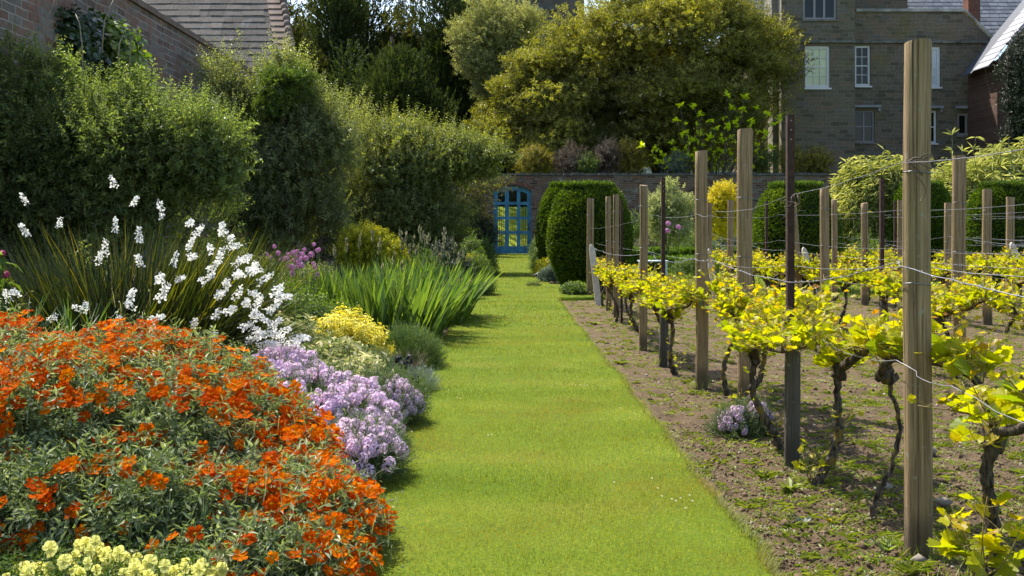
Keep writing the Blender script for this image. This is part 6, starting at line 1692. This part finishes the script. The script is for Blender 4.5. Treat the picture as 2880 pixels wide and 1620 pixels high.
def make_vine(seed, hgt=.56, n_sh=15, lean=.12, leaves=6, armlen=.72, lsz=.085, r0=.034, suck=True, split=False):
    """one vine around the origin, row direction along Y"""
    global RG; keep = RG; RG = np.random.default_rng(seed)
    root = thing('grape_vine', (0, 0, 0), 'grape vine', 'grape vine', 'grape vines')
    g = Geo(); t = np.linspace(0, 1, 16); ph = RG.random() * 6
    top = np.array([lean, RG.normal() * .03, hgt])
    p = np.stack([lean * (t ** .8) + .036 * np.sin(t * 6 + ph), .03 * np.sin(t * 6 + ph * 2), -.06 + (hgt + .06) * t], -1); p[0, :2] = 0
    rad = r0 * (1.25 - .45 * t + .28 * np.exp(-((t - 1) / .12) ** 2) + .22 * np.exp(-((t - .05) / .1) ** 2)) * (1 + .10 * RG.standard_normal(16))
    g.tube(np.stack([np.interp(np.linspace(0, 1, 34), t, p[:, j]) for j in range(3)], -1) + RG.standard_normal((34, 3)) * .004, np.interp(np.linspace(0, 1, 34), t, rad), 14, jit=.13)
    head = p[-1]
    for k in range(4): d = rdirs(1)[0] * .05; g.tube([head - (0, 0, .03), head + d], [.028, .014], 8, jit=.1)     # knobbly head
    arms = []
    for s in (-1, 1):
        m = 9; tt = np.linspace(0, 1, m); L = armlen * (.85 + .3 * RG.random())
        q = np.stack([head[0] + .05 * np.sin(tt * 4 + RG.random() * 6), head[1] + s * L * tt, head[2] + (.70 - head[2]) * (1 - (1 - tt) ** 2) + .03 * np.sin(tt * 7 + RG.random() * 6)], -1)
        q[0] = head; g.tube(q, np.linspace(.020, .007, m) * (1 + .15 * RG.standard_normal(m)), 8, jit=.08); arms.append(q)
    # short hooked spurs
    for k in range(6):
        a = arms[k % 2][RG.integers(1, 8)]; e = a + np.array([RG.normal() * .05, RG.normal() * .04, .04 + .05 * RG.random()]); g.tube([a, (a + e) / 2 + (0, 0, .01), e, e + (.01, 0, .015)], [.011, .010, .009, .006], 7, jit=.1)
    g.build('trunk', M_VB, root)
    gs, gl = Geo(), Geo(); A = np.concatenate(arms); ms = 0
    if not split: gs = gl; ms = 1
    def shoot(b, d, L, nl, ls):
        nonlocal gs, gl
        if split: gs, gl = Geo(), Geo()
        pth = [b]; dd = d
        for k in range(5): dd = norm(dd + np.array([0, 0, .10]) + RG.standard_normal(3) * .14); pth.append(pth[-1] + dd * L / 5)
        pth = np.array(pth); gs.tube(pth, np.linspace(.0032, .0014, 6), 5, mi=ms)
        for k in range(nl):
            tt_ = .12 + .88 * (k + .5 * RG.random()) / nl; c = np.array([np.interp(tt_ * 5, range(6), pth[:, j]) for j in range(3)])
            a = k * 2.6 + RG.random(); o = norm(np.array([math.cos(a), math.sin(a), .35 + .3 * RG.random()])); pl = .035 + .03 * RG.random(); e = c + o * pl
            gs.tube([c, e], [.0013, .0010], 4, mi=ms, cap=False)
            sz = ls * (1.15 - .75 * tt_) * (.75 + .5 * RG.random()); nd = norm(o * .9 + np.array([0, 0, -.25 + .5 * RG.random()]) + RG.standard_normal(3) * .2)
            up_ = norm(np.array([0, 0, 1.0]) + RG.standard_normal(3) * .55)
            v = np.clip(.88 - .75 * tt_ ** 2 + RG.normal() * .14, 0, 1)
            gl.inst(VL[RG.integers(0, 4)], e[None], frames(nd[None], up_[None]), np.array([sz]), np.array([v]))
        if split: so_ = gs.build('shoot', M_VST, root); gl.build('leaves', M_VLF, so_)
    for k in range(n_sh):
        b = arms[k % 2][RG.integers(0, 9)] * 1.0; b[1] += RG.normal() * .03
        shoot(b, norm(np.array([RG.normal() * (.6 if k % 3 else 1.2), RG.normal() * .5, 1.0 if k % 3 else -.1])), .08 + .17 * RG.random() ** 1.3, leaves, lsz)
    if suck:
        big = seed == 101
        for k in range(8 if big else 3): shoot(np.array([-.01, -.02, .03]) , norm(np.array([RG.normal() * .5, -.3 + RG.normal() * .4, 1.1])), (.20 if big else .12) + .10 * RG.random(), 5 if big else 4, lsz * (1.15 if big else .8))
        b = p[8]; shoot(b, norm(np.array([RG.normal(), RG.normal(), .8])), .09, 3, lsz * .8)
    if not split: gl.build('foliage', [M_VLF, M_VST], root)
    RG = keep
    return root
protos = [make_vine(100, .54, 46, .17, 8, .78, .058, .017, split=True), make_vine(101, .48, 44, .07, 8, .80, .063, .022, split=True), make_vine(102, .58, 74, -.14, 8, .98, .050, .018), make_vine(103, .52, 76, .13, 8, .98, .050, .017, suck=False), make_vine(104, .50, 74, -.08, 8, .98, .050, .019, suck=False), make_vine(105, .54, 74, .15, 8, .98, .050, .018), make_vine(106, .50, 76, .09, 8, .98, .050, .019)]
used = [False] * 7
def place_vine(k, loc, rz, sc, label):
    if not used[k]:
        used[k] = True; r = protos[k]; r.location = loc; r.rotation_euler = (0, 0, rz); r.scale = (sc,) * 3; r['label'] = label; return r
    return copy_tree(protos[k], loc, rz, sc, label)
r1 = [(1.66, 3.78, 1, .0, 1.12, 'nearest thick-trunked vine with leafy shoots from its foot, right of the tallest post'), (1.50, 5.27, 0, 0, 1.08, 'bent-trunked vine with leaf tuft at its foot, between iron stake and tallest post'),
      (1.56, 6.12, 5, PI, 1.0, 'slender vine in the gap behind the grey wooden stake'),
      (1.53, 6.95, 2, PI, 1.05, 'leaning dark vine trunk beside the lilac tuft'), (1.64, 8.2, 3, 0, 1.0, 'vine with a curved trunk between the two high posts and the lilac tuft'),
      (1.50, 9.3, 6, PI, .98, 'vine just left of the paler wooden post'), (1.58, 10.4, 4, 0, .95, 'vine behind the thin rusty iron stake'), (1.52, 11.8, 5, PI, .9, 'vine right behind the mid height post of the path row'),
      (1.60, 13.1, 2, 0, .9, 'vine before the small rusty iron stake in the path row'), (1.54, 14.4, 3, PI, .88, 'vine beside the small rusty iron stake'), (1.58, 15.8, 6, 0, .86, 'vine between the close pair of posts'),
      (1.55, 17.2, 4, PI, .84, 'last but one vine of the row beside the grass path'), (1.56, 18.5, 5, 0, .82, 'last vine of the path row at the foot of the end post')]
for X0, Y0, k, rz, sc, lab in r1: place_vine(k, (X0, Y0, -.03), rz, sc, lab)
yv = make_vine(140, .62, 7, .06, 4, .30, .075, .010, False, split=True); yv.location = (GX(2215, 4.75), 4.75, -.03); yv['label'] = 'thin young vine stem growing left of the tallest post'; yv.name = 'grape_vine'
for j, X0 in enumerate((X2, X3, X4, X5)):
    ys_ = np.arange(max(5.6, X0 * 1.98), 19.2, 1.2)
    for i, y in enumerate(ys_):
        k = int(RG.integers(2, 7)); e = 'nearest vine' if i == 0 else ('last vine' if i == len(ys_) - 1 else f'{ORD[i]} vine counting from the near end')
        place_vine(k, (X0 + .06 * RG.standard_normal(), y + .12 * RG.standard_normal(), -.03), (PI if RG.random() < .5 else 0) + RG.normal() * .08, .92 + .16 * RG.random(), f'{e} in the {ROWN[j+1]}')

# ---------------------------------------------------------------- weeds on the soil
M_WEED = leafmat('weed_leaves', [(.08,.12,.018), (.14,.19,.022), (.22,.26,.035), (.30,.30,.09)], .4, (1.4,1.4,.4))
g = Geo(); n = 11000
Yb = 3.5 + 15.5 * RG.random(n) ** 1.25; Xb = 1.02 + RG.random(n) * np.minimum(9.5, Yb * .62)
k = fbm(Xb * 1.6, Yb * 1.6, 3, 14) + .25 * RG.random(n) + np.clip((Yb - 6) * .03, 0, .2) > .50; Xb, Yb = Xb[k], Yb[k]; n = len(Xb)
for i in range(4):
    s_ = slice(i, None, 4); m = len(Xb[s_]); z = soil_z(Xb[s_], Yb[s_])
    pp = np.stack([Xb[s_], Yb[s_], z], -1); idx = np.repeat(np.arange(m), 9); q = pp[idx] + np.stack([RG.normal(0, .018, 9 * m), RG.normal(0, .018, 9 * m), np.zeros(9 * m)], -1)
    a = RG.random(9 * m) * 6.28; d = norm(np.stack([np.cos(a), np.sin(a), .2 + .9 * RG.random(9 * m)], -1))
    g.inst((T_oval(.4, .1, .2), T_leaf(.22, .05, .2), T_leaf(.5, .1, .1), T_leaf(.1, .02, .4))[i], q, frames(d, np.tile([0, 0, 1.], (9 * m, 1))), (.020, .030, .016, .05)[i] * (.5 + 1.0 * RG.random(9 * m)), np.repeat(RG.random(m), 9) * .6 + .4 * RG.random(9 * m))
for px_, py_ in ((1.60,4.16),(1.52,5.70),(1.76,7.85),(1.555,8.55),(1.46,9.9),(1.43,11.1),(1.60,3.8),(1.5,5.27),(3.98,9.4)):
    m = 46; a = RG.random(m) * 6.28; rr_q = .05 + .05 * RG.random(m); q = np.stack([px_ + np.cos(a) * rr_q, py_ + np.sin(a) * rr_q, np.full(m, -.02)], -1)
    blades(g, q, RG.random(m) * 6.28, .04 + .07 * RG.random(m), .2 + .7 * RG.random(m), .6 * RG.random(m), .004, RG.random(m), 0, 3)
stuff(g.build('weeds', M_WEED), 'small green weed seedlings scattered over the vineyard soil')
# dry straw bits
g = Geo(); n = 2500; Yb = 3.6 + 8 * RG.random(n) ** 1.3; Xb = 1.0 + RG.random(n) * Yb * .6
blades(g, np.stack([Xb, Yb, soil_z(Xb, Yb) + .006], -1), RG.random(n) * 6.28, .02 + .05 * RG.random(n), 1.2 + .35 * RG.random(n), .1, .0028, RG.random(n), 0, 2)
stuff(g.build('straw_litter', leafmat('dry_straw', [(.20,.15,.10), (.36,.29,.2)], .15, None)), 'dry straw and twig litter on the soil')
def weed(x, y, s, n, T, lab, mt=None, flat=.35):
    Y0 = F * (EYE + .0) / (y - HY); c = (GX(x, Y0), Y0, float(soil_z(np.array([GX(x, Y0)]), np.array([Y0]))[0])); r = thing('weed', c, lab, 'weed'); g = Geo()
    a = RG.random(n) * 6.28; d = norm(np.stack([np.cos(a), np.sin(a), flat + .5 * RG.random(n)], -1)); g.inst(T, np.tile(c, (n, 1)) + RG.normal(0, .008, (n, 3)) * (1, 1, 0), frames(d, np.tile([0, 0, 1.], (n, 1))), s * (.6 + .6 * RG.random(n)), RG.random(n)); g.build('leaves', mt or M_WEED, r, c)
weed(1985, 1222, .085, 16, T_oval(.32, .05, .2), 'flat rosette of bright green weed leaves left of the bent-trunked vine')
weed(2020, 1298, .05, 10, T_oval(.6, .05, .2), 'dark green low weed rosette in front of the bent-trunked vine', M_DKSH)
weed(2090, 1290, .05, 6, T_oval(.4, .05, .1), 'small upright bright green seedling right of the dark rosette', M_OLV, 1.0)
weed(2230, 1370, .07, 14, T_leaf(.3, .05, .2), 'spiky pale green weed at the left foot of the tallest post', M_SH1, .9)
weed(2180, 1350, .05, 12, T_leaf(.25, .05, .2), 'small thistle like weed left of the tallest post', M_SH1, .9)
weed(1905, 1110, .06, 14, T_leaf(.3, .05, .2), 'leafy weed below the lilac tuft among the vines')
weed(1925, 1190, .09, 24, T_leaf(.1, .05, .3), 'tuft of thin grassy weed near the lawn edge', None, .8)
weed(2290, 1440, .08, 20, T_leaf(.15, .05, .3), 'grassy weed tuft at the foot of the nearest vines', None, .9)
weed(1560, 905, .09, 16, T_leaf(.3, .05, .2), 'green weed on the soil left of the thin rusty stake')
weed(1495, 810, .11, 20, T_leaf(.3, .05, .2), 'bushy green weed near the far end of the vineyard soil')
# weathered stones one can tell apart
for i, (x, y, s, lab) in enumerate(((2345, 1135, .03, 'grey stone behind the tallest post'), (2230, 1225, .025, 'pale flat stone near the shadow of the iron stake'), (2375, 1262, .035, 'brown stone right of the tallest post foot'), (1960, 1110, .045, 'dark lump of earth left of the grey wooden stake'), (2310, 1410, .028, 'flat stone at the foot of the tallest post'), (1840, 1040, .02, 'pale stone under the lilac tuft'))):
    Y0 = F * EYE / (y - HY); c = np.array([GX(x, Y0), Y0, 0.0]); g = Geo(); V = T_CLOD.v * np.array([1.3, 1, .8]) * s * (1 + .15 * RG.standard_normal((10, 1)))
    g.raw(V + c, T_CLOD.loops, T_CLOD.sizes, .5, 0, True); o = g.build('stone', M_STONE if i != 3 else M_CLOD, None, c); tag(o, lab, 'stone', 'loose stones')
